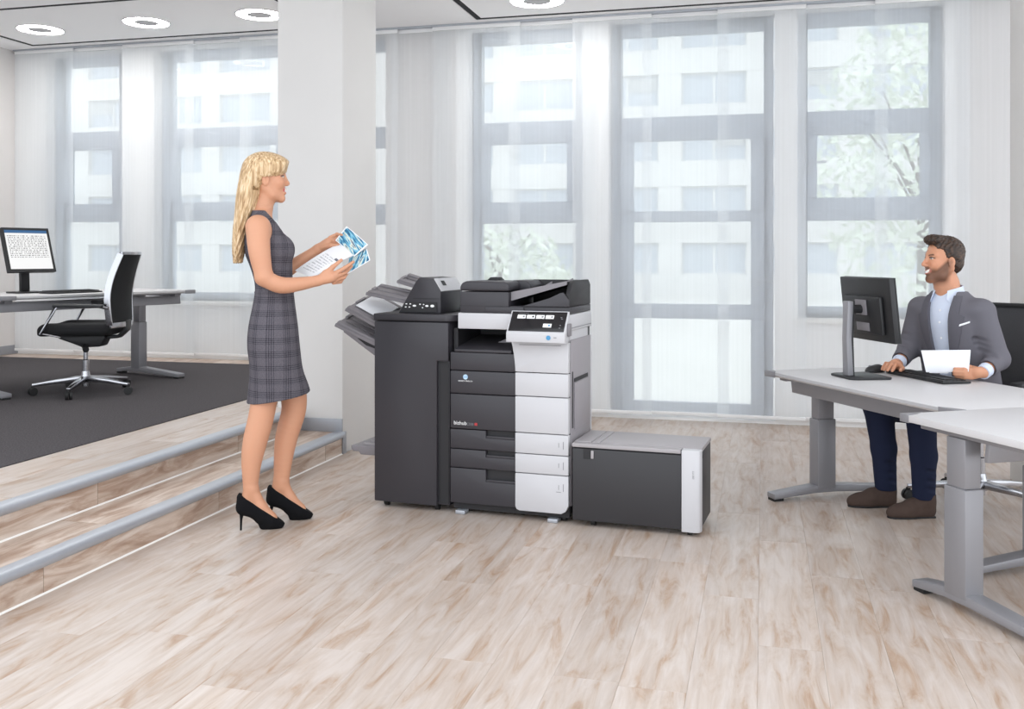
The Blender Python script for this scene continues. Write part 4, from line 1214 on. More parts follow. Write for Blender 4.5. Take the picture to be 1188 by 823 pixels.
def monitor(loc, rz, w, h, zb, tilt, label, back_detail, group='computer monitors'):
    """local +x is the way the screen faces"""
    r = empty('computer_monitor', loc, rz)
    tag(r, label, 'monitor', group)
    ct, st = math.cos(tilt), math.sin(tilt)
    def T(x, y, z):                                        # panel coordinates to local
        return (0.05 + x * ct - z * st, y, zb + z * ct + x * st)
    def slab(name, m, parent, x0, x1, y0, y1, z0, z1, bev=0.0):
        b = MB().box(x0, x1, y0, y1, z0, z1); b.v = [T(*p) for p in b.v]
        return b.build(name, m, parent, bevel=bev)
    body = slab('housing', M['black'], r, -0.022, 0.006, -w / 2, w / 2, 0, h, 0.004)
    bz = 0.018
    slab('bezel', M['black'], body, 0.006, 0.012, -w / 2, w / 2, 0, bz * 1.3)
    slab('bezel', M['black'], body, 0.006, 0.012, -w / 2, w / 2, h - bz, h)
    slab('bezel', M['black'], body, 0.006, 0.012, -w / 2, -w / 2 + bz, bz * 1.3, h - bz)
    slab('bezel', M['black'], body, 0.006, 0.012, w / 2 - bz, w / 2, bz * 1.3, h - bz)
    slab('screen', M['screen'], body, 0.0062, 0.009, -w / 2 + bz, w / 2 - bz, bz * 1.3, h - bz)
    if back_detail:
        slab('back_shell', M['black'], body, -0.045, -0.022, -w * 0.36, w * 0.36, h * 0.12, h * 0.72, 0.01)
        slab('port_cover', M['charcoal_mid'], body, -0.049, -0.045, -0.06, 0.06, h * 0.17, h * 0.30, 0.001)
        slab('vesa_plate', M['charcoal_mid'], body, -0.052, -0.045, -0.05, 0.05, h * 0.42, h * 0.66, 0.002)
    neck = MB()
    x0 = -0.085 if back_detail else -0.05
    hz = zb + h * (0.62 if back_detail else 0.35)
    neck.bar([(x0, 0, 0.012), (x0 - 0.006, 0, hz * 0.5), (x0, 0, hz)], [0.055, 0.048, 0.055] if back_detail else 0.07, 0.03, up=(1, 0, 0))
    nk = neck.build('stand', M['silver'] if back_detail else M['black'], r, bevel=0.005)
    if back_detail:
        MB().bar([(x0 + 0.017, 0, 0.012), (x0 + 0.011, 0, hz * 0.5), (x0 + 0.017, 0, hz)], 0.05, 0.008, up=(1, 0, 0)).build('stand_inner', M['black'], nk)
    MB().tube([(x0, 0, hz - 0.04), (0.03 - st * (hz - zb), 0, hz - 0.04)], 0.022).build('pivot', M['black'], r)
    MB().prism([(-0.13, -0.09), (-0.10, -0.115), (0.07, -0.125), (0.085, -0.11), (0.085, 0.11), (0.07, 0.125), (-0.10, 0.115), (-0.13, 0.09)], 'z', 0.0003, 0.012).build('foot_plate', M['black'], r, bevel=0.003)
    return r
mp_ = on_desk(0.395, 0.317, DH)
monitor(mp_, math.atan2(VD.y, VD.x) - math.radians(7), 0.47, 0.315, 0.185, math.radians(6), 'black monitor on silver stand seen from behind on the man\'s desk', True)
def on_ldesk(x, y, z=0.0):
    p = E1 + PD * x + QD * y
    return Vector((p.x, p.y, PZ + 0.004 + LDH + z))
mL = on_ldesk(1.13, 0.31)
monitor(mL, math.atan2(QD.y, QD.x), 0.37, 0.345, 0.155, math.radians(18), 'black monitor showing a table of figures on the rear desk', False)

def keyboard(loc, rz, L, W, label):
    """local x along the keyboard"""
    r = empty('keyboard', loc, rz)
    tag(r, label, 'keyboard', 'black computer keyboards')
    MB().prism([(-W / 2, 0.0), (W / 2, 0.0), (W / 2, 0.018), (-W / 2, 0.010)], 'x', -L / 2, L / 2).build('case', M['black'], r, bevel=0.003)
    nk, nr = 18, 5
    me = None
    for j in range(nr):
        for i in range(nk):
            x = -L / 2 + 0.014 + (L - 0.028) * (i + 0.5) / nk; y = -W / 2 + 0.016 + (W - 0.03) * (j + 0.5) / nr
            if me is None:
                o = MB().box(-(L - 0.028) / nk * 0.43, (L - 0.028) / nk * 0.43, -(W - 0.03) / nr * 0.43, (W - 0.03) / nr * 0.43, 0, 0.005).build('key', M['rubber'], r, smooth=0)
                me = o.data
            else:
                o = bpy.data.objects.new('key', me); COL.objects.link(o); o.parent = r
            o.location = (x, y, 0.0105 + 0.008 * (y + W / 2) / W)
    return r
def mouse(loc, rz, label):
    r = empty('computer_mouse', loc, rz)
    tag(r, label, 'mouse', 'black computer mice')
    f = Field((-0.07, -0.05, -0.01), (0.07, 0.05, 0.05), 0.004)
    f.ell((0, 0, 0.004), (0.056, 0.032, 0.032), 0)
    f.ell((-0.02, 0, 0.010), (0.034, 0.030, 0.030), 0.01)
    f.cut((0, 0, 0.0005), (0, 0, -1))
    f.build('shell', M['black'], r)
    MB().lathe([(0.004, -0.004), (0.008, -0.003), (0.008, 0.003), (0.004, 0.004)], (0.03, 0, 0.029), n=12, axis='y').build('wheel', M['charcoal_mid'], r)
    return r
kb = on_desk(0.52, 0.585, DH + 0.0015)
keyboard(kb, math.atan2(UD.y, UD.x) + math.radians(180 - 4), 0.46, 0.15, 'black keyboard under the hands of the seated man')
ms = on_desk(0.235, 0.50, DH + 0.0015)
mouse(ms, math.atan2(-VD.y, -VD.x), 'black mouse at the end of the keyboard on the man\'s desk')
kL = on_ldesk(0.96, 0.58, 0.0015)
keyboard(kL, math.atan2(PD.y, PD.x) + math.radians(180) + 0.1, 0.44, 0.15, 'black keyboard in front of the lit screen on the rear desk')
mm = on_ldesk(0.66, 0.63, 0.0015)
mouse(mm, math.atan2(-QD.y, -QD.x), 'black mouse beside the keyboard on the rear desk')
# ------------------------------------------------------------------ people
def lin(r, g, b): return np.array(srgb(r, g, b)[:3], np.float32)

class HeadFrame:
    """x towards the nose, y to the head's left, z up; 1 unit = 1 m of an adult head scaled by s"""
    def __init__(self, c, yaw, s, pitch=0.0):
        self.c = np.array(c, float); self.s = s
        cy, sy = math.cos(yaw), math.sin(yaw); cp_, sp_ = math.cos(pitch), math.sin(pitch)
        Rz = np.array([[cy, -sy, 0], [sy, cy, 0], [0, 0, 1]])
        Ry = np.array([[cp_, 0, -sp_], [0, 1, 0], [sp_, 0, cp_]])       # positive pitch lifts the chin
        self.R = Rz @ Ry
    def p(self, x, y, z): return self.c + self.R @ (self.s * np.array([x, y, z]))
    def inv(self, V): return ((V - self.c) @ self.R) / self.s

def add_head(f, h, male):
    s = h.s
    E = lambda c, r, k=0.012, op='u': f.ell(h.p(*c), tuple(q * s for q in r), k * s, op, h.R)
    K = lambda a, b, r1, r2=None, k=0.01, op='u': f.cap(h.p(*a), h.p(*b), r1 * s, (r2 if r2 is not None else r1) * s, k * s, op)
    E((-0.012, 0, 0.036), (0.096, 0.074, 0.086), 0.0)                    # skull
    E((0.026, 0, -0.035), (0.060, 0.057, 0.082), 0.03)                   # face mass
    jw = 0.060 if male else 0.052
    for sg in (-1, 1):
        K((-0.020, sg * jw, -0.045), (0.020, sg * (jw - 0.012), -0.088), 0.020, 0.017, 0.03)
        K((0.020, sg * (jw - 0.012), -0.088), (0.060, sg * 0.014, -0.108), 0.017, 0.017, 0.025)
        E((0.052, sg * 0.036, -0.026), (0.030, 0.026, 0.030), 0.02)      # cheeks
        K((0.074, sg * 0.010, 0.026), (0.062, sg * 0.046, 0.026), 0.011 if male else 0.008, None, 0.018)
        E((-0.016, sg * 0.076, -0.012), (0.020, 0.008, 0.031), 0.006)    # ears
        E((-0.010, sg * 0.083, -0.010), (0.009, 0.006, 0.018), 0.004, 's')
    K((0.064, -0.006, -0.110), (0.064, 0.006, -0.110), 0.018 if male else 0.015, None, 0.02)
    for sg in (-1, 1):
        E((0.094, sg * 0.033, 0.007), (0.020, 0.018, 0.012), 0.010, 's')  # eye sockets
        E((0.0675, sg * 0.032, 0.006), (0.0145, 0.0145, 0.0145), 0.003)
        K((0.078, sg * 0.022, 0.013), (0.076, sg * 0.042, 0.012), 0.004, None, 0.004)   # lids
    nt_ = 0.104 if male else 0.099; nr = 0.011 if male else 0.0095
    K((0.080, 0, 0.020), (nt_, 0, -0.026), 0.008, nr, 0.012)             # nose
    K((nt_, 0, -0.026), (nt_ + 0.002, 0, -0.031), nr, nr - 0.001, 0.006)
    for sg in (-1, 1): E((0.093, sg * 0.012, -0.034), (0.012, 0.008, 0.008), 0.006)
    E((0.080, 0, -0.062), (0.013, 0.026, 0.008), 0.010)                  # upper lip
    E((0.078, 0, -0.080), (0.013, 0.022, 0.008), 0.010)                  # lower lip
    K((0.090, -0.022, -0.0705), (0.090, 0.022, -0.0705), 0.0035, None, 0.004, 's')

def face_tint(h, base, male):
    lip = lin(188, 96, 92) if not male else lin(172, 108, 92)
    def fn(V):
        c = np.tile(base, (len(V), 1)).astype(np.float32)
        q = h.inv(V); x, y, z = q[:, 0], q[:, 1], q[:, 2]
        ay = np.abs(y)
        near = (np.abs(x) < 0.13) & (ay < 0.10) & (np.abs(z) < 0.16)
        fr = near & (x > 0.045)
        def put(mk, col, w=1.0):
            w = np.asarray(w) * mk
            c[:] = c * (1 - w[:, None]) + np.asarray(col, np.float32) * w[:, None]
        sm = lambda v, a, b: np.clip((v - a) / (b - a), 0, 1)
        put(near, base * np.array([1.0, 0.86, 0.82]), 0.45 * np.exp(-(((ay - 0.042) / 0.022) ** 2 + ((z + 0.03) / 0.022) ** 2)) * (x > 0.02))
        if male:
            line = -0.052 + 0.060 * sm(0.055 - x, 0.0, 0.06)              # beard line climbs from mouth to ear
            b = sm(line - z, -0.008, 0.014) * sm(x, -0.030, 0.004) * sm(z, -0.150, -0.110)
            put(near, lin(92, 62, 46), np.clip(b, 0, 1) * 0.88)
            mo = sm(0.030 - ay, 0, 0.008) * sm(z, -0.062, -0.056) * sm(-0.040 - z, 0, 0.006) * (x > 0.06)
            put(near, lin(96, 66, 50), mo * 0.8)
        smile = 18.0 * ay * ay                                            # corners turned up
        zl = z - smile
        put(fr, lip, sm(0.034 - ay, 0, 0.005) * sm(0.0135 - np.abs(zl + 0.072), 0, 0.005))
        put(fr, lin(246, 242, 236), sm(0.026 - ay, 0, 0.004) * sm(0.0075 - np.abs(zl + 0.0700), 0, 0.003))
        ey = ay - 0.032; ez = z - 0.0055
        put(fr, lin(226, 218, 212), sm(1 - ((ey / 0.0150) ** 2 + (ez / 0.0065) ** 2), 0, 0.4))
        put(fr, lin(62, 58, 56), sm(1 - ((ey / 0.0072) ** 2 + (ez / 0.0068) ** 2), 0, 0.4))
        put(fr, lin(60, 40, 32), 0.9 * sm(0.0195 - np.abs(ey - 0.002), 0, 0.004) * sm(0.0048 - np.abs(ez - 0.0070 + 14 * ey * ey), 0, 0.002))
        br = lin(80, 56, 42) if male else lin(150, 112, 78)
        put(fr, br, (0.9 if male else 0.7) * sm(0.020 - np.abs(ay - 0.033), 0, 0.006) * sm((0.0055 if male else 0.0035) - np.abs(z - 0.026 - 0.10 * (ay - 0.033) + 9 * (ay - 0.036) ** 2), 0, 0.003))
        return c
    return fn

def merge_fields(name, fields, m, parent, color):
    Vs, Fs, o = [], [], 0
    for f in fields:
        V, F = f.nets(); Vs.append(V); Fs.append(F + o); o += len(V)
    V = np.concatenate(Vs); F = np.concatenate(Fs)
    me = bpy.data.meshes.new(name)
    me.vertices.add(len(V)); me.vertices.foreach_set('co', V.astype(np.float32).ravel())
    me.loops.add(len(F) * 4); me.loops.foreach_set('vertex_index', F.astype(np.int32).ravel())
    me.polygons.add(len(F)); me.polygons.foreach_set('loop_start', np.arange(0, len(F) * 4, 4, dtype=np.int32))
    me.update(calc_edges=True)
    a = me.color_attributes.new('tint', 'FLOAT_COLOR', 'POINT')
    c = np.ones((len(V), 4), np.float32); c[:, :3] = color(V)
    a.data.foreach_set('color', c.ravel())
    return finish(name, me, m, parent, smooth=180)

CAMP = Vector((0, 0, CAM_H))
# ================================================================== the standing woman
WO = at(320, 608.5, 4.622); WO.z = 0.0005
_r = at(320, 298, 1.0) - CAMP; _r.normalize()
WL = Vector((_r.x, _r.y, 0)); WF = Vector((_r.y, -_r.x, 0))            # her left points away from the camera
wrz = math.atan2(WF.y, WF.x)
woman = empty('person', WO, wrz)
tag(woman, 'blonde woman in grey checked dress and black heels reading printed sheets', 'person')
def W(u, v, y=0.0):
    r = at(u, v, 1.0) - CAMP
    d = (y - (CAMP - WO).dot(WL)) / r.dot(WL)
    p = CAMP + r * d - WO
    return (p.dot(WF), p.dot(WL), p.z)

wskin = lin(202, 148, 118)
wh = HeadFrame((-0.034, 0.0, 1.640), 0.0, 0.885, math.radians(2))
torso = [(0.55, 0.019, 0, 0.156, 0.165), (0.64, 0.016, 0, 0.144, 0.170), (0.73, 0.003, 0, 0.121, 0.178), (0.86, -0.012, 0, 0.122, 0.183), (0.95, -0.012, 0, 0.114, 0.172),
         (1.05, -0.008, 0, 0.096, 0.146), (1.13, -0.006, 0, 0.086, 0.124), (1.22, -0.020, 0, 0.096, 0.134), (1.30, -0.036, 0, 0.114, 0.150), (1.37, -0.050, 0, 0.096, 0.156),
         (1.42, -0.062, 0, 0.072, 0.150), (1.455, -0.070, 0, 0.055, 0.125), (1.485, -0.072, 0, 0.046, 0.075)]
def wneck(f):
    f.chain([(-0.085, 0, 1.42), (-0.070, 0, 1.50), (-0.045, 0, 1.58)], [0.060, 0.048, 0.047], 0.03)
def wtorso(f, g, k=0.02, zmin=0.0):
    f.loft([q for q in torso if q[0] > zmin], k, grow=g, pw=2.3)
    for sg in (-1, 1): f.ell((0.028, sg * 0.072, 1.305), (0.058 + g, 0.062 + g, 0.060 + g), 0.035)
    for sg in (-1, 1): f.ell((-0.082, sg * 0.130, 1.418), (0.050 + g, 0.055 + g, 0.040 + g), 0.03)

fb = Field((-0.26, -0.34, 0.0), (0.44, 0.34, 1.56), 0.004)
wtorso(fb, -0.010, zmin=0.8)
wneck(fb)
# near (right) arm and hand
sh, el, wr = W(299, 264, -0.158), W(306, 326, -0.190), W(368, 326, -0.135)
fb.spline([sh, W(301, 292, -0.183), W(306, 320, -0.190)], [0.054, 0.048, 0.039], 0.03)
fb.spline([W(306, 323, -0.190), W(326, 331, -0.182), W(348, 329.5, -0.158), wr], [0.037, 0.037, 0.031, 0.023], 0.02)
fb.chain([wr, W(384, 322, -0.128)], [0.023, 0.026], 0.012)
fb.chain([W(378, 318, -0.128), W(388, 320, -0.118)], [0.020, 0.020], 0.012)
for pts in ([(389, 317, -0.126), (400, 311, -0.112), (410, 304, -0.100)], [(391, 321, -0.122), (401, 316, -0.092), (408, 309, -0.062)],
            [(390, 325, -0.116), (399, 322, -0.086), (404, 316, -0.054)], [(387, 328, -0.112), (395, 327, -0.084), (399, 322, -0.056)]):
    fb.chain([W(*p) for p in pts], [0.0105, 0.009, 0.0075], 0.005)
fb.chain([W(374, 320, -0.138), W(386, 310, -0.124), W(396, 302, -0.106)], [0.013, 0.0105, 0.008], 0.008)
# far (left) arm and hand
el2, wr2 = W(318, 322, 0.185), W(369, 289, 0.150)
fb.chain([W(300, 264, 0.158), W(306, 295, 0.18), el2], [0.052, 0.045, 0.036], 0.03)
fb.chain([el2, W(336, 311, 0.178), wr2], [0.036, 0.034, 0.023], 0.015)
fb.chain([wr2, W(381, 282, 0.140)], [0.023, 0.026], 0.012)
for pts in ([(383, 276, 0.136), (391, 272, 0.126), (397, 273, 0.098)], [(384, 279, 0.140), (393, 277, 0.128), (398, 278, 0.096)],
            [(384, 283, 0.138), (392, 282, 0.122), (397, 283, 0.090)], [(382, 286, 0.132), (389, 287, 0.116), (393, 288, 0.086)]):
    fb.chain([W(*p) for p in pts], [0.0105, 0.009, 0.0075], 0.005)
fb.chain([W(374, 287, 0.128), W(384, 285, 0.104), W(393, 284, 0.082)], [0.013, 0.0105, 0.008], 0.008)
# legs
YN, YF = -0.068, 0.066
def leg(pts, y, rs): fb.spline([W(u, v, y) for (u, v) in pts], rs, 0.02)
leg([(316, 405), (308, 455), (303, 484), (296, 512), (292, 535), (290.5, 563)], YN, [0.072, 0.060, 0.058, 0.055, 0.046, 0.033])
leg([(322, 405), (338, 448), (341, 474), (333, 505), (329, 530), (326, 563)], YF, [0.075, 0.064, 0.058, 0.053, 0.045, 0.033])
def foot(hx, y, f=None, g=0.0):
    f = f or fb
    f.chain([(hx + 0.045, y, 0.195), (hx + 0.022, y, 0.130)], [0.031 + g, 0.026 + g], 0.015)
    f.chain([(hx + 0.050, y, 0.180), (hx + 0.085, y, 0.105), (hx + 0.135, y, 0.048)], [0.031 + g, 0.029 + g, 0.026 + g], 0.015)
    f.chain([(hx + 0.022, y, 0.128), (hx + 0.085, y, 0.080), (hx + 0.135, y, 0.045)], [0.026 + g, 0.026 + g, 0.026 + g], 0.015)
HN, HF = W(279.5, 605, YN)[0], W(314.5, 605, YF)[0]
foot(HN, YN); foot(HF, YF)
fb.cut((0, 0, 1.515), (0, 0, 1))
fh = Field((-0.19, -0.11, 1.40), (0.12, 0.11, 1.78), 0.0024)
add_head(fh, wh, False)
wneck(fh)
fh.cut((0, 0, 1.50), (0, 0, -1))
merge_fields('body', [fb, fh], M['skin'], woman, face_tint(wh, wskin, False))
del fb

# dress
fd = Field((-0.22, -0.24, 0.52), (0.22, 0.24, 1.52), 0.004)
wtorso(fd, 0.0)
for sg in (-1, 1):
    fd.cap((sh[0], sg * 0.128, sh[2] - 0.010), (sh[0], sg * 0.30, sh[2] - 0.02), 0.062, None, 0.004, 's')
fd.ell((-0.048, 0, 1.490), (0.080, 0.083, 0.082), 0.004, 's')
hb, hf = W(287.5, 467, 0), W(360, 453, 0)
dx, dz = hf[0] - hb[0], hf[2] - hb[2]
fd.cut((hb[0], 0, hb[2]), (dz, 0, -dx))
dress = fd.build('dress', M['check'], woman)
fw = Field((-0.14, -0.18, 1.08), (0.14, 0.18, 1.13), 0.004)
wtorso(fw, 0.0025); fw.cut((0, 0, 1.107), (0, 0, 1)); fw.cut((0, 0, 1.096), (0, 0, -1))
fw.build('waist_seam', M['check'], woman)
del fd, fw

# hair
hr = Field((-0.25, -0.13, 1.21), (0.11, 0.13, 1.80), 0.003)
hr.ell((-0.052, 0, 1.680), (0.106, 0.086, 0.088), 0.0)
hr.ell((0.008, 0, 1.694), (0.062, 0.072, 0.050), 0.03)
hr.loft([(1.235, -0.174, 0, 0.020, 0.050), (1.30, -0.170, 0, 0.030, 0.075), (1.40, -0.160, 0, 0.036, 0.090), (1.47, -0.141, 0, 0.047, 0.096), (1.55, -0.126, 0, 0.056, 0.096),
         (1.62, -0.115, 0, 0.056, 0.090), (1.67, -0.098, 0, 0.060, 0.080), (1.72, -0.070, 0, 0.030, 0.050)], 0.03)
hopen = lambda X, Y, Z: np.maximum(-0.062 - 0.25 * np.clip(1.60 - Z, 0, 1) - X, Z - (1.645 + 0.10 * (X + 0.066) + 6.0 * np.clip(X, 0, 1) ** 2 - 0.06 * np.abs(Y)))
hr.shell_cut(lambda X, Y, Z: -hopen(X, Y, Z))
hk = Field((-0.25, -0.13, 1.21), (0.11, 0.13, 1.80), 0.003)               # the locks thin out towards the face
add_head(hk, wh, False)
hx_ = np.meshgrid(*hk.ax, indexing='ij', sparse=True)
thin = 0.0045 + 0.75 * np.clip(hopen(*hx_), 0, 0.2)
hr.D = np.where((hx_[2] > 1.58) & (hx_[0] > -0.105), np.maximum(hr.D, (hk.D - thin).astype(np.float32)), hr.D)
del hk
# strands drawn as shallow grooves down the length
sX, sY, sZ = np.meshgrid(*hr.ax, indexing='ij', sparse=True)
ang = np.arctan2(sY, sX + 0.09 + 0.35 * np.clip(1.55 - sZ, 0, 1))
hr.D += ((0.0014 * np.sin(ang * 24 + 1.5 * np.sin(sZ * 7)) + 0.0008 * np.sin(ang * 61 + 3)) * np.clip((1.69 - sZ) / 0.08, 0.15, 1)).astype(np.float32)
hr.D = np.maximum(hr.D, (1.252 + 0.010 * np.sin(sY * 190) + 0.006 * np.sin(sX * 300 + sY * 90) - sZ).astype(np.float32))
hr.build('hair', M['blonde'], woman)
del hr

# pumps
def pump(hx, y):
    f = Field((hx - 0.06, y - 0.06, -0.005), (hx + 0.24, y + 0.06, 0.24), 0.003)
    f.cap((hx + 0.010, y, 0.150), (hx + 0.014, y, 0.105), 0.029, 0.032, 0.01)
    f.chain([(hx + 0.014, y, 0.105), (hx + 0.050, y, 0.092), (hx + 0.095, y, 0.056), (hx + 0.138, y, 0.036), (hx + 0.172, y, 0.026)], [0.033, 0.030, 0.031, 0.036, 0.027], 0.02)
    foot(hx, y, f, 0.0055)
    f.cap((hx + 0.105, y, 0.018), (hx + 0.168, y, 0.016), 0.024, 0.022, 0.012)
    f.cut((hx + 0.157, 0, 0.052), (0.118, 0, 0.160))
    f.cut((0, 0, 0.0), (0, 0, -1))
    o = f.build('shoe', M['suede_black'], woman)
    MB().tube([(hx + 0.006, y, 0.10), (hx + 0.001, y, 0.05), (hx, y, 0.0)], [0.015, 0.006, 0.0045], n=10).build('stiletto_heel', M['suede_black'], o)
pump(HN, YN); pump(HF, YF)

# the sheets in her hands
def sheet4(name, m, corners, label, group, bend=0.006, th=0.0008):
    """corners in order round the sheet; a gently bent sheet with a little thickness"""
    c = [Vector(p) for p in corners]
    n = (c[1] - c[0]).cross(c[3] - c[0]).normalized()
    if n.z < 0: n = -n
    vs, fs, uv = [], [], []
    N = 8
    for l in (0, 1):
        for i in range(N + 1):
            for j in range(N + 1):
                a, b = i / N, j / N
                p = c[0] * (1 - a) * (1 - b) + c[1] * a * (1 - b) + c[2] * a * b + c[3] * (1 - a) * b
                p = p + n * (bend * math.sin(PI * b) - l * th)
                vs.append(p); uv.append((a, b))
    S = (N + 1) ** 2
    for l in (0, 1):
        for i in range(N):
            for j in range(N):
                q = (l * S + i * (N + 1) + j, l * S + (i + 1) * (N + 1) + j, l * S + (i + 1) * (N + 1) + j + 1, l * S + i * (N + 1) + j + 1)
                fs.append(q)
    base = sum(vs, Vector()) / len(vs)
    me = bpy.data.meshes.new(name)
    me.from_pydata([tuple(p - base) for p in vs], [], fs)
    ul = me.uv_layers.new(name='uv')
    for lp_ in me.loops: ul.data[lp_.index].uv = uv[lp_.vertex_index]
    o = finish(name, me, m, None, smooth=180)
    o.location = base
    tag(o, label, 'paper', group)
    return o
def to_world(p): return WO + WF * p[0] + WL * p[1] + Vector((0, 0, p[2]))
def print_mat(name, kind):
    m, nt, b = new_mat(name)
    tc = nt.nodes.new('ShaderNodeTexCoord'); sp_ = nt.nodes.new('ShaderNodeSeparateXYZ')
    nt.links.new(tc.outputs['UV'], sp_.inputs[0])
    def mth(op, a, c=None):
        k = nt.nodes.new('ShaderNodeMath'); k.operation = op
        for i, q in enumerate((a, c)):
            if q is None: continue
            if isinstance(q, (int, float)): k.inputs[i].default_value = q
            else: nt.links.new(q, k.inputs[i])
        return k.outputs[0]
    u, v = sp_.outputs['X'], sp_.outputs['Y']
    inside = mth('MULTIPLY', mth('MULTIPLY', mth('GREATER_THAN', u, 0.04), mth('LESS_THAN', u, 0.96)), mth('MULTIPLY', mth('GREATER_THAN', v, 0.04), mth('LESS_THAN', v, 0.96)))
    white = srgb(240, 241, 245)
    mx = nt.nodes.new('ShaderNodeMix'); mx.data_type = 'RGBA'; mx.inputs['A'].default_value = white
    if kind == 'text':
        rows = mth('GREATER_THAN', mth('FRACT', mth('MULTIPLY', v, 16)), 0.55)
        nz = nt.nodes.new('ShaderNodeTexNoise'); nz.inputs['Scale'].default_value = 16
        nt.links.new(tc.outputs['UV'], nz.inputs['Vector'])
        ink = mth('MULTIPLY', rows, mth('GREATER_THAN', nz.outputs['Fac'], 0.45))
        zone = mth('MULTIPLY', mth('MULTIPLY', mth('GREATER_THAN', u, 0.15), mth('LESS_THAN', u, 0.8)), mth('MULTIPLY', mth('GREATER_THAN', v, 0.35), mth('LESS_THAN', v, 0.9)))
        ink = mth('MULTIPLY', mth('MULTIPLY', ink, zone), 0.45)
        bar = mth('MULTIPLY', mth('MULTIPLY', mth('GREATER_THAN', u, 0.72), mth('LESS_THAN', u, 0.90)), mth('MULTIPLY', mth('GREATER_THAN', v, 0.30), mth('LESS_THAN', v, 0.36)))
        fac = mth('MAXIMUM', ink, bar)
        mx.inputs['B'].default_value = srgb(70, 75, 92)
        nt.links.new(fac, mx.inputs['Factor'])
    else:
        nz = nt.nodes.new('ShaderNodeTexNoise'); nz.inputs['Scale'].default_value = 1; nz.inputs['Detail'].default_value = 3; nz.inputs['Distortion'].default_value = 0.5
        cv = nt.nodes.new('ShaderNodeCombineXYZ')
        nt.links.new(mth('ADD', mth('MULTIPLY', u, 6.0), mth('MULTIPLY', v, 3.0)), cv.inputs[0])
        nt.links.new(mth('SUBTRACT', mth('MULTIPLY', v, 1.4), mth('MULTIPLY', u, 0.8)), cv.inputs[1])
        cv.inputs[2].default_value = 2.3 if kind == 'a' else 7.1
        nt.links.new(cv.outputs[0], nz.inputs['Vector'])
        r = ramp(nt, [(0.30, srgb(28, 52, 84)), (0.42, srgb(40, 112, 150)), (0.50, srgb(120, 186, 212)), (0.58, srgb(228, 226, 206)), (0.66, srgb(58, 104, 140)), (0.76, srgb(126, 92, 96))])
        nt.links.new(nz.outputs['Fac'], r.inputs['Fac'])
        nt.links.new(r.outputs[0], mx.inputs['B']); nt.links.new(inside, mx.inputs['Factor'])
    nt.links.new(mx.outputs['Result'], b.inputs['Base Color'])
    b.inputs['Roughness'].default_value = 0.5
    return m
G3 = 'printed sheets held by the woman'
S = lambda l: [to_world(W(*p)) for p in l]
sheet4('printed_sheet', print_mat('colour_print_a', 'a'), S([(389, 279, 0.095), (402, 262.5, 0.120), (427, 284, 0.010), (411, 298, -0.020)]), 'upper blue and teal colour print fanned out behind the text page', G3)
sheet4('printed_sheet', print_mat('colour_print_b', 'b'), S([(404, 300, -0.010), (425, 288, 0.030), (429.5, 302, -0.060), (403, 318, -0.085)]), 'lower blue and purple colour print jutting out beneath the text page', G3)
sheet4('printed_sheet', print_mat('black_text_print', 'text'), S([(395, 281.5, 0.095), (409, 296.5, -0.095), (363, 322.5, -0.100), (342, 314, 0.085)]), 'white text page held between both hands of the woman', G3)

# ================================================================== the seated man
MO = at(1117, 478, 5.0); MO.z = 0.0005
mrz = math.radians(225)
MF = Vector((math.cos(mrz), math.sin(mrz), 0)); ML = Vector((-MF.y, MF.x, 0))
man = empty('person', MO, mrz)
tag(man, 'bearded man in grey suit jacket and navy trousers sitting at the desk', 'person')
def Mp(u, v, d):
    p = at(u, v, d) - MO
    return (p.dot(MF), p.dot(ML), p.z)
mskin = lin(198, 142, 112)
mh = HeadFrame((0.150, -0.012, 1.252), math.radians(-27), 0.905, math.radians(3))
mt = [(0.42, -0.02, 0, 0.150, 0.185), (0.60, 0.0, 0, 0.130, 0.200), (0.72, 0.030, 0, 0.126, 0.200), (0.85, 0.064, 0, 0.126, 0.192), (0.94, 0.086, 0, 0.122, 0.190),
      (1.00, 0.096, 0, 0.106, 0.186), (1.045, 0.102, 0, 0.085, 0.155), (1.08, 0.106, 0, 0.068, 0.100), (1.105, 0.108, 0, 0.060, 0.070)]
RS, RE, RW_ = (0.098, -0.178, 1.000), (0.146, -0.214, 0.785), (0.292, -0.165, 0.722)
LS, LE, LW_ = (0.094, 0.168, 1.000), (0.058, 0.232, 0.768), (0.205, 0.252, 0.716)
def mneck(f):
    f.chain([(0.100, -0.005, 1.04), (0.118, -0.010, 1.13), (0.135, -0.012, 1.18)], [0.062, 0.057, 0.056], 0.02)
def msleeve(f, a, b, c, g, k):
    f.chain([a, b], [0.060 + g, 0.052 + g], k)
    f.chain([b, c], [0.052 + g, 0.040 + g], 0.02)
# skin: head, neck, hands joined by a slim core under the clothes
fb = Field((-0.2, -0.36, 0.05), (0.62, 0.36, 1.20), 0.0045)
fb.loft([(z, cx, cy, rx - 0.03, ry - 0.03) for (z, cx, cy, rx, ry) in mt], 0.02)
mneck(fb)
for (a, b, c) in ((RS, RE, RW_), (LS, LE, LW_)):
    fb.chain([a, b, c], [0.045, 0.038, 0.027], 0.02)
for (hip, kn, an) in (((0, -0.09, 0.48), (0.46, -0.156, 0.524), (0.377, -0.165, 0.10)), ((0, 0.09, 0.48), (0.43, 0.071, 0.518), (0.377, 0.056, 0.10))):
    fb.chain([hip, kn, an], [0.07, 0.05, 0.035], 0.02)
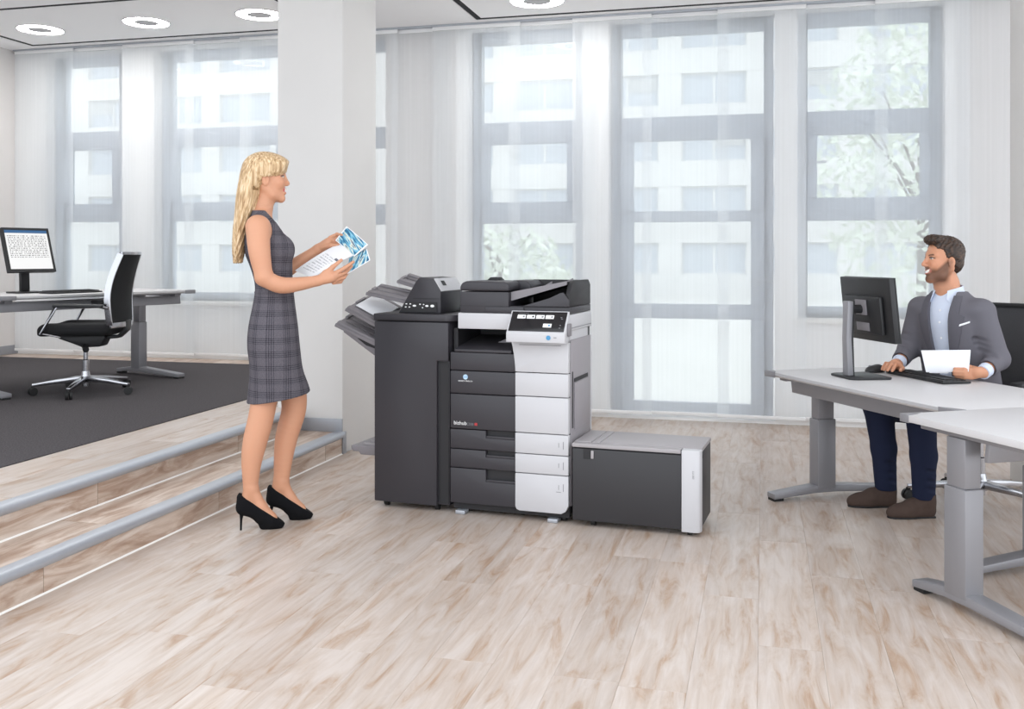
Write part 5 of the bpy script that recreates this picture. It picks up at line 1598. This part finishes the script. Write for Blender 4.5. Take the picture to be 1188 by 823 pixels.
# right hand on the keys
fb.chain([RW_, (0.335, -0.148, 0.722)], [0.026, 0.027], 0.012)
fb.cap((0.33, -0.172, 0.718), (0.338, -0.125, 0.718), 0.019, 0.019, 0.012)
for i, (y0, y1, ln) in enumerate([(-0.118, -0.104, 0.070), (-0.136, -0.126, 0.078), (-0.154, -0.148, 0.074), (-0.172, -0.172, 0.060)]):
    fb.chain([(0.345, y0, 0.722), (0.345 + ln * 0.5, (y0 + y1) / 2, 0.726), (0.345 + ln * 0.85, y1, 0.708), (0.345 + ln, y1, 0.698)], [0.0105, 0.0095, 0.0085, 0.0075], 0.004)
fb.chain([(0.312, -0.135, 0.715), (0.345, -0.098, 0.706), (0.375, -0.085, 0.700)], [0.013, 0.011, 0.009], 0.008)
# left hand holding the sheet between thumb and fingers
fb.chain([LW_, (0.248, 0.238, 0.712)], [0.026, 0.027], 0.012)
fb.cap((0.250, 0.222, 0.700), (0.250, 0.246, 0.722), 0.020, 0.020, 0.012)
for i, (z0, ln) in enumerate([(0.728, 0.075), (0.714, 0.082), (0.701, 0.078), (0.690, 0.064)]):
    fb.chain([(0.262, 0.232, z0), (0.262 + ln * 0.55, 0.216, z0 + 0.002), (0.262 + ln * 0.92, 0.186, z0 + 0.003)], [0.0105, 0.0095, 0.0080], 0.004)
fb.chain([(0.232, 0.225, 0.730), (0.268, 0.205, 0.742), (0.300, 0.186, 0.742)], [0.013, 0.011, 0.009], 0.008)
fb.cut((0, 0, 1.125), (0, 0, 1))
fh = Field((0.02, -0.14, 1.06), (0.30, 0.12, 1.42), 0.0024)
add_head(fh, mh, True)
mneck(fh)
fh.cut((0, 0, 1.105), (0, 0, -1))
merge_fields('body', [fb, fh], M['skin'], man, face_tint(mh, mskin, True))
del fb

# hair
hr = Field((-0.02, -0.16, 1.14), (0.32, 0.14, 1.42), 0.003)
hE = lambda c, r, k=0.015: hr.ell(mh.p(*c), tuple(q * mh.s for q in r), k, 'u', mh.R)
hE((-0.020, 0, 0.048), (0.103, 0.083, 0.090), 0.0)
hE((0.045, 0.0, 0.112), (0.058, 0.062, 0.028))
hE((0.068, 0.012, 0.108), (0.034, 0.050, 0.026))
hE((-0.060, 0, -0.010), (0.055, 0.070, 0.065))
def hcut(X, Y, Z):
    V = np.stack([X, Y, Z], -1).reshape(-1, 3)
    q = mh.inv(V); x, z, ay = q[:, 0], q[:, 2], np.abs(q[:, 1])
    xb = np.where(z > 0.012, 0.040 + 0.35 * (z - 0.012) - 6.0 * ay * ay * (z < 0.06), -0.002)     # hairline, then sideburn
    xb = np.where(z < -0.030, -0.034, xb)
    zt = 0.078 + 0.30 * np.clip(0.065 - ay, -0.03, 0.02)
    face = np.maximum(xb - x, z - zt)                                            # negative inside the face opening
    low = -0.085 - z
    return np.maximum(-face, low).reshape(X.shape) * mh.s
hr.shell_cut(hcut)
sX, sY, sZ = np.meshgrid(*hr.ax, indexing='ij', sparse=True)
hr.D += (0.0016 * np.sin(sY * 420 + sX * 90 + 2 * np.sin(sZ * 40)) + 0.0012 * np.sin(sZ * 300 + sX * 250)).astype(np.float32)
hr.build('hair', M['brown_hair'], man)
del hr

# shirt, cuffs and collar
fs_ = Field((-0.18, -0.22, 0.56), (0.28, 0.22, 1.13), 0.005)
fs_.loft([(z, cx, cy, rx, ry - (0.04 if z < 1.03 else 0.0)) for (z, cx, cy, rx, ry) in mt], 0.0, grow=-0.010)
fs_.ell((0.120, -0.008, 1.15), (0.052, 0.050, 0.070), 0.004, 's')
fs_.cap((0.185, -0.006, 1.10), (0.195, -0.006, 1.035), 0.030, 0.006, 0.004, 's')
shirt = fs_.build('shirt', M['shirt'], man)
for z in (0.78, 0.86, 0.94, 1.0):
    x = fs_.ray_x(0.005, z)
    MB().lathe([(0.0055, 0.0), (0.0055, 0.002)], (x, 0.006, z), n=12, axis='x').build('button', M['paper'], shirt)
for sg in (-1, 1):                                                        # collar leaves: stand round the neck, points in front
    prof = []
    m = MB(); N = 12
    vs = []
    for l in (0.0, 0.004):
        for i in range(N + 1):
            a = 0.83 * PI * i / N                                               # from the back round to the throat
            rx_, ry_ = 0.064 + l, 0.066 + l
            bx_, by_ = 0.108 - rx_ * math.cos(a), -0.006 + sg * ry_ * math.sin(a)
            t = i / N
            ztop = 1.128 - 0.030 * t ** 2
            zbot = 1.085 - 0.030 * t - 0.045 * max(0, t - 0.55) / 0.45 * (1 - max(0, t - 0.85) / 0.15)
            fl = 0.020 * max(0, t - 0.4)
            vs.append((bx_, by_, ztop)); vs.append((bx_ + fl * 0.8 + 0.010 * t, by_ + sg * 0.010, zbot))
    S2 = 2 * (N + 1); fc = []
    for i in range(N):
        fc.append((2 * i, 2 * i + 2, 2 * i + 3, 2 * i + 1)); fc.append((S2 + 2 * i, S2 + 2 * i + 1, S2 + 2 * i + 3, S2 + 2 * i + 2))
        fc.append((2 * i, S2 + 2 * i, S2 + 2 * i + 2, 2 * i + 2)); fc.append((2 * i + 1, 2 * i + 3, S2 + 2 * i + 3, S2 + 2 * i + 1))
    fc.append((0, 1, S2 + 1, S2)); fc.append((2 * N, S2 + 2 * N, S2 + 2 * N + 1, 2 * N + 1))
    m.add(vs, fc).build('collar', M['shirt'], shirt, smooth=60)
for (b, c) in ((RE, RW_), (LE, LW_)):
    b, c = Vector(b), Vector(c); t = (c - b).normalized()
    MB().tube([c - t * 0.03, c + t * 0.010], [0.036, 0.034], n=18).build('cuff', M['shirt'], shirt)

# jacket
fj = Field((-0.22, -0.36, 0.52), (0.32, 0.36, 1.10), 0.0045)
fj.loft(mt, 0.0, grow=0.004, ztop=1.095)
for sg in (-1, 1): fj.ell((0.096, sg * 0.150, 1.008), (0.074, 0.070, 0.042), 0.03)
msleeve(fj, RS, RE, RW_, 0.0, 0.03); msleeve(fj, LS, LE, LW_, 0.0, 0.03)
for (a, b) in ((RS, RE), (LS, LE)):                                      # creases at the elbows
    a, b = np.array(a), np.array(b)
    for q in (0.62, 0.74, 0.86):
        p = a + (b - a) * q
        fj.cap(p + np.array([0.062, -0.05, 0.01]), p + np.array([0.066, 0.05, -0.012]), 0.010, None, 0.014, 's')
for (b, c) in ((RE, RW_), (LE, LW_)):                                    # sleeve ends
    b, c = np.array(b), np.array(c); t = (c - b) / np.linalg.norm(c - b)
    fj.cap(c - t * 0.012, c + t * 0.08, 0.05, None, 0.0, 's')
fj.ell((0.112, -0.006, 1.12), (0.066, 0.068, 0.080), 0.006, 's')
front = {}
for zi in range(62, 109, 2):
    for yi in range(-40, 41):
        x = fj.ray_x(yi * 0.005, zi * 0.01)
        if x is not None: front[(yi, zi)] = x
def opening(z): return 0.042 + 0.024 * np.clip((z - 0.70) / 0.36, 0, 1)
fj.shell_cut(lambda X, Y, Z: -np.maximum(np.maximum(np.abs(Y - 0.004) - opening(Z), 0.10 - X), 0.60 - Z))
jacket = fj.build('jacket', M['suit'], man)
def fx(y, z):
    f = fj.ray_x(y, z)
    return f if f is not None else 0.15
def lapel(sg):
    Z = [0.66, 0.72, 0.78, 0.84, 0.90, 0.95, 0.975, 0.985, 1.02, 1.05, 1.075]
    Wd = [0.002, 0.018, 0.034, 0.048, 0.060, 0.068, 0.070, 0.046, 0.044, 0.040, 0.032]
    vs, fc = [], []
    nC = 4
    for l in (0.007, 0.001):
        for z, w in zip(Z, Wd):
            yi = 0.004 + sg * (float(opening(np.array(z))) - 0.002)
            for c in range(nC + 1):
                y = yi + sg * w * c / nC
                x = fx(0.004 + sg * max(abs(y - 0.004), float(opening(np.array(z))) + 0.008), z)
                vs.append((x + l * (1.0 if c < nC else 0.8), y, z))
    R_, C_ = len(Z), nC + 1
    for l in (0, 1):
        for i in range(R_ - 1):
            for c in range(nC):
                o = l * R_ * C_
                fc.append((o + i * C_ + c, o + i * C_ + c + 1, o + (i + 1) * C_ + c + 1, o + (i + 1) * C_ + c))
    for i in range(R_ - 1):
        for c in (0, nC):
            a, b = i * C_ + c, (i + 1) * C_ + c
            fc.append((a, b, b + R_ * C_, a + R_ * C_))
    MB().add(vs, fc).build('lapel', M['suit_dark'], jacket, smooth=40)
lapel(1); lapel(-1)
ps = MB(); vs = []
for l in (0.006, 0.001):
    for (y, z) in ((0.088, 0.918), (0.088, 0.926), (0.120, 0.938), (0.152, 0.952), (0.152, 0.944), (0.120, 0.929)):
        vs.append((fx(y, z) + l, y, z))
ps.add(vs, [(0, 1, 2, 5), (5, 2, 3, 4), (6, 11, 8, 7), (11, 10, 9, 8), (0, 6, 7, 1), (1, 7, 8, 2), (2, 8, 9, 3), (3, 9, 10, 4), (4, 10, 11, 5), (5, 11, 6, 0)]).build('pocket_square', M['paper'], jacket)
del fj

# trousers and shoes
ft_ = Field((-0.20, -0.30, 0.06), (0.58, 0.25, 0.66), 0.005)
ft_.loft([(0.40, -0.02, 0, 0.140, 0.180), (0.48, -0.01, 0, 0.145, 0.185), (0.62, 0.0, 0, 0.120, 0.165)], 0.0)
for (hip, kn, mid, an) in (((0.02, -0.095, 0.475), (0.455, -0.156, 0.520), (0.405, -0.162, 0.30), (0.385, -0.165, 0.085)), ((0.02, 0.095, 0.475), (0.430, 0.071, 0.515), (0.395, 0.062, 0.30), (0.385, 0.056, 0.085))):
    ft_.chain([hip, kn], [0.095, 0.072], 0.04)
    ft_.chain([kn, mid, an], [0.072, 0.061, 0.052], 0.02)
    for z in (0.13, 0.17, 0.22):
        ft_.cap((an[0] - 0.05, an[1] + 0.06, z), (an[0] + 0.06, an[1] + 0.05, z + 0.02), 0.008, None, 0.012, 's')
        ft_.cap((an[0] - 0.05, an[1] - 0.06, z + .02), (an[0] + 0.06, an[1] - 0.058, z), 0.008, None, 0.012, 's')
ft_.cut((0, 0, 0.088), (0, 0, -1))
ft_.build('trousers', M['navy'], man)
def boot(heel, toe):
    h, t = np.array(heel, float), np.array(toe, float)
    L = np.linalg.norm(t - h); d = (t - h) / L
    a = math.atan2(d[1], d[0])
    f = Field((-0.06, -0.07, -0.005), (0.30, 0.07, 0.17), 0.004)
    f.chain([(0.035, 0, 0.125), (0.032, 0, 0.045)], [0.046, 0.040], 0.02)
    f.chain([(0.04, 0, 0.08), (0.12, 0, 0.058), (0.20, 0, 0.036), (0.232, 0, 0.030)], [0.042, 0.040, 0.034, 0.026], 0.025)
    f.cap((0.03, 0, 0.03), (0.15, 0, 0.03), 0.036, 0.040, 0.02)
    f.cap((0.15, 0, 0.028), (0.225, 0, 0.026), 0.042, 0.030, 0.02)
    f.cut((0, 0, 0.008), (0, 0, -1))
    f.cut((0.03, 0, 0.128), (-0.1, 0, 1))
    o = f.build('boot', M['leather'], man)
    o.location = (h[0], h[1], 0); o.rotation_euler = (0, 0, a); o.scale = (L / 0.262,) * 3
    pts = [(0.0, 0.030), (-0.008, 0.0), (0.0, -0.030), (0.08, -0.034), (0.16, -0.044), (0.22, -0.036), (0.255, -0.012), (0.258, 0.008), (0.235, 0.032), (0.16, 0.044), (0.08, 0.034)]
    MB().prism(pts, 'z', 0.0, 0.009).build('sole', M['rubber'], o, bevel=0.002)
boot((0.345, -0.146, 0), (0.553, -0.268, 0))
boot((0.350, 0.083, 0), (0.562, -0.020, 0))

# the sheet in his left hand
def mworld(p): return MO + MF * p[0] + ML * p[1] + Vector((0, 0, p[2]))
sheet4('paper_sheet', M['paper'], [mworld(p) for p in ((0.398, 0.050, 0.812), (0.262, 0.222, 0.822), (0.292, 0.232, 0.720), (0.395, 0.075, 0.708))], 'blank white sheet held up by the seated man', None, bend=0.012)
sheet4('paper_sheet', M['paper'], [mworld(p) for p in ((0.385, 0.085, 0.7055), (0.335, 0.150, 0.7065), (0.290, 0.185, 0.725), (0.345, 0.105, 0.716))], 'curled lower sheet between the keyboard and the man', None, bend=0.010)
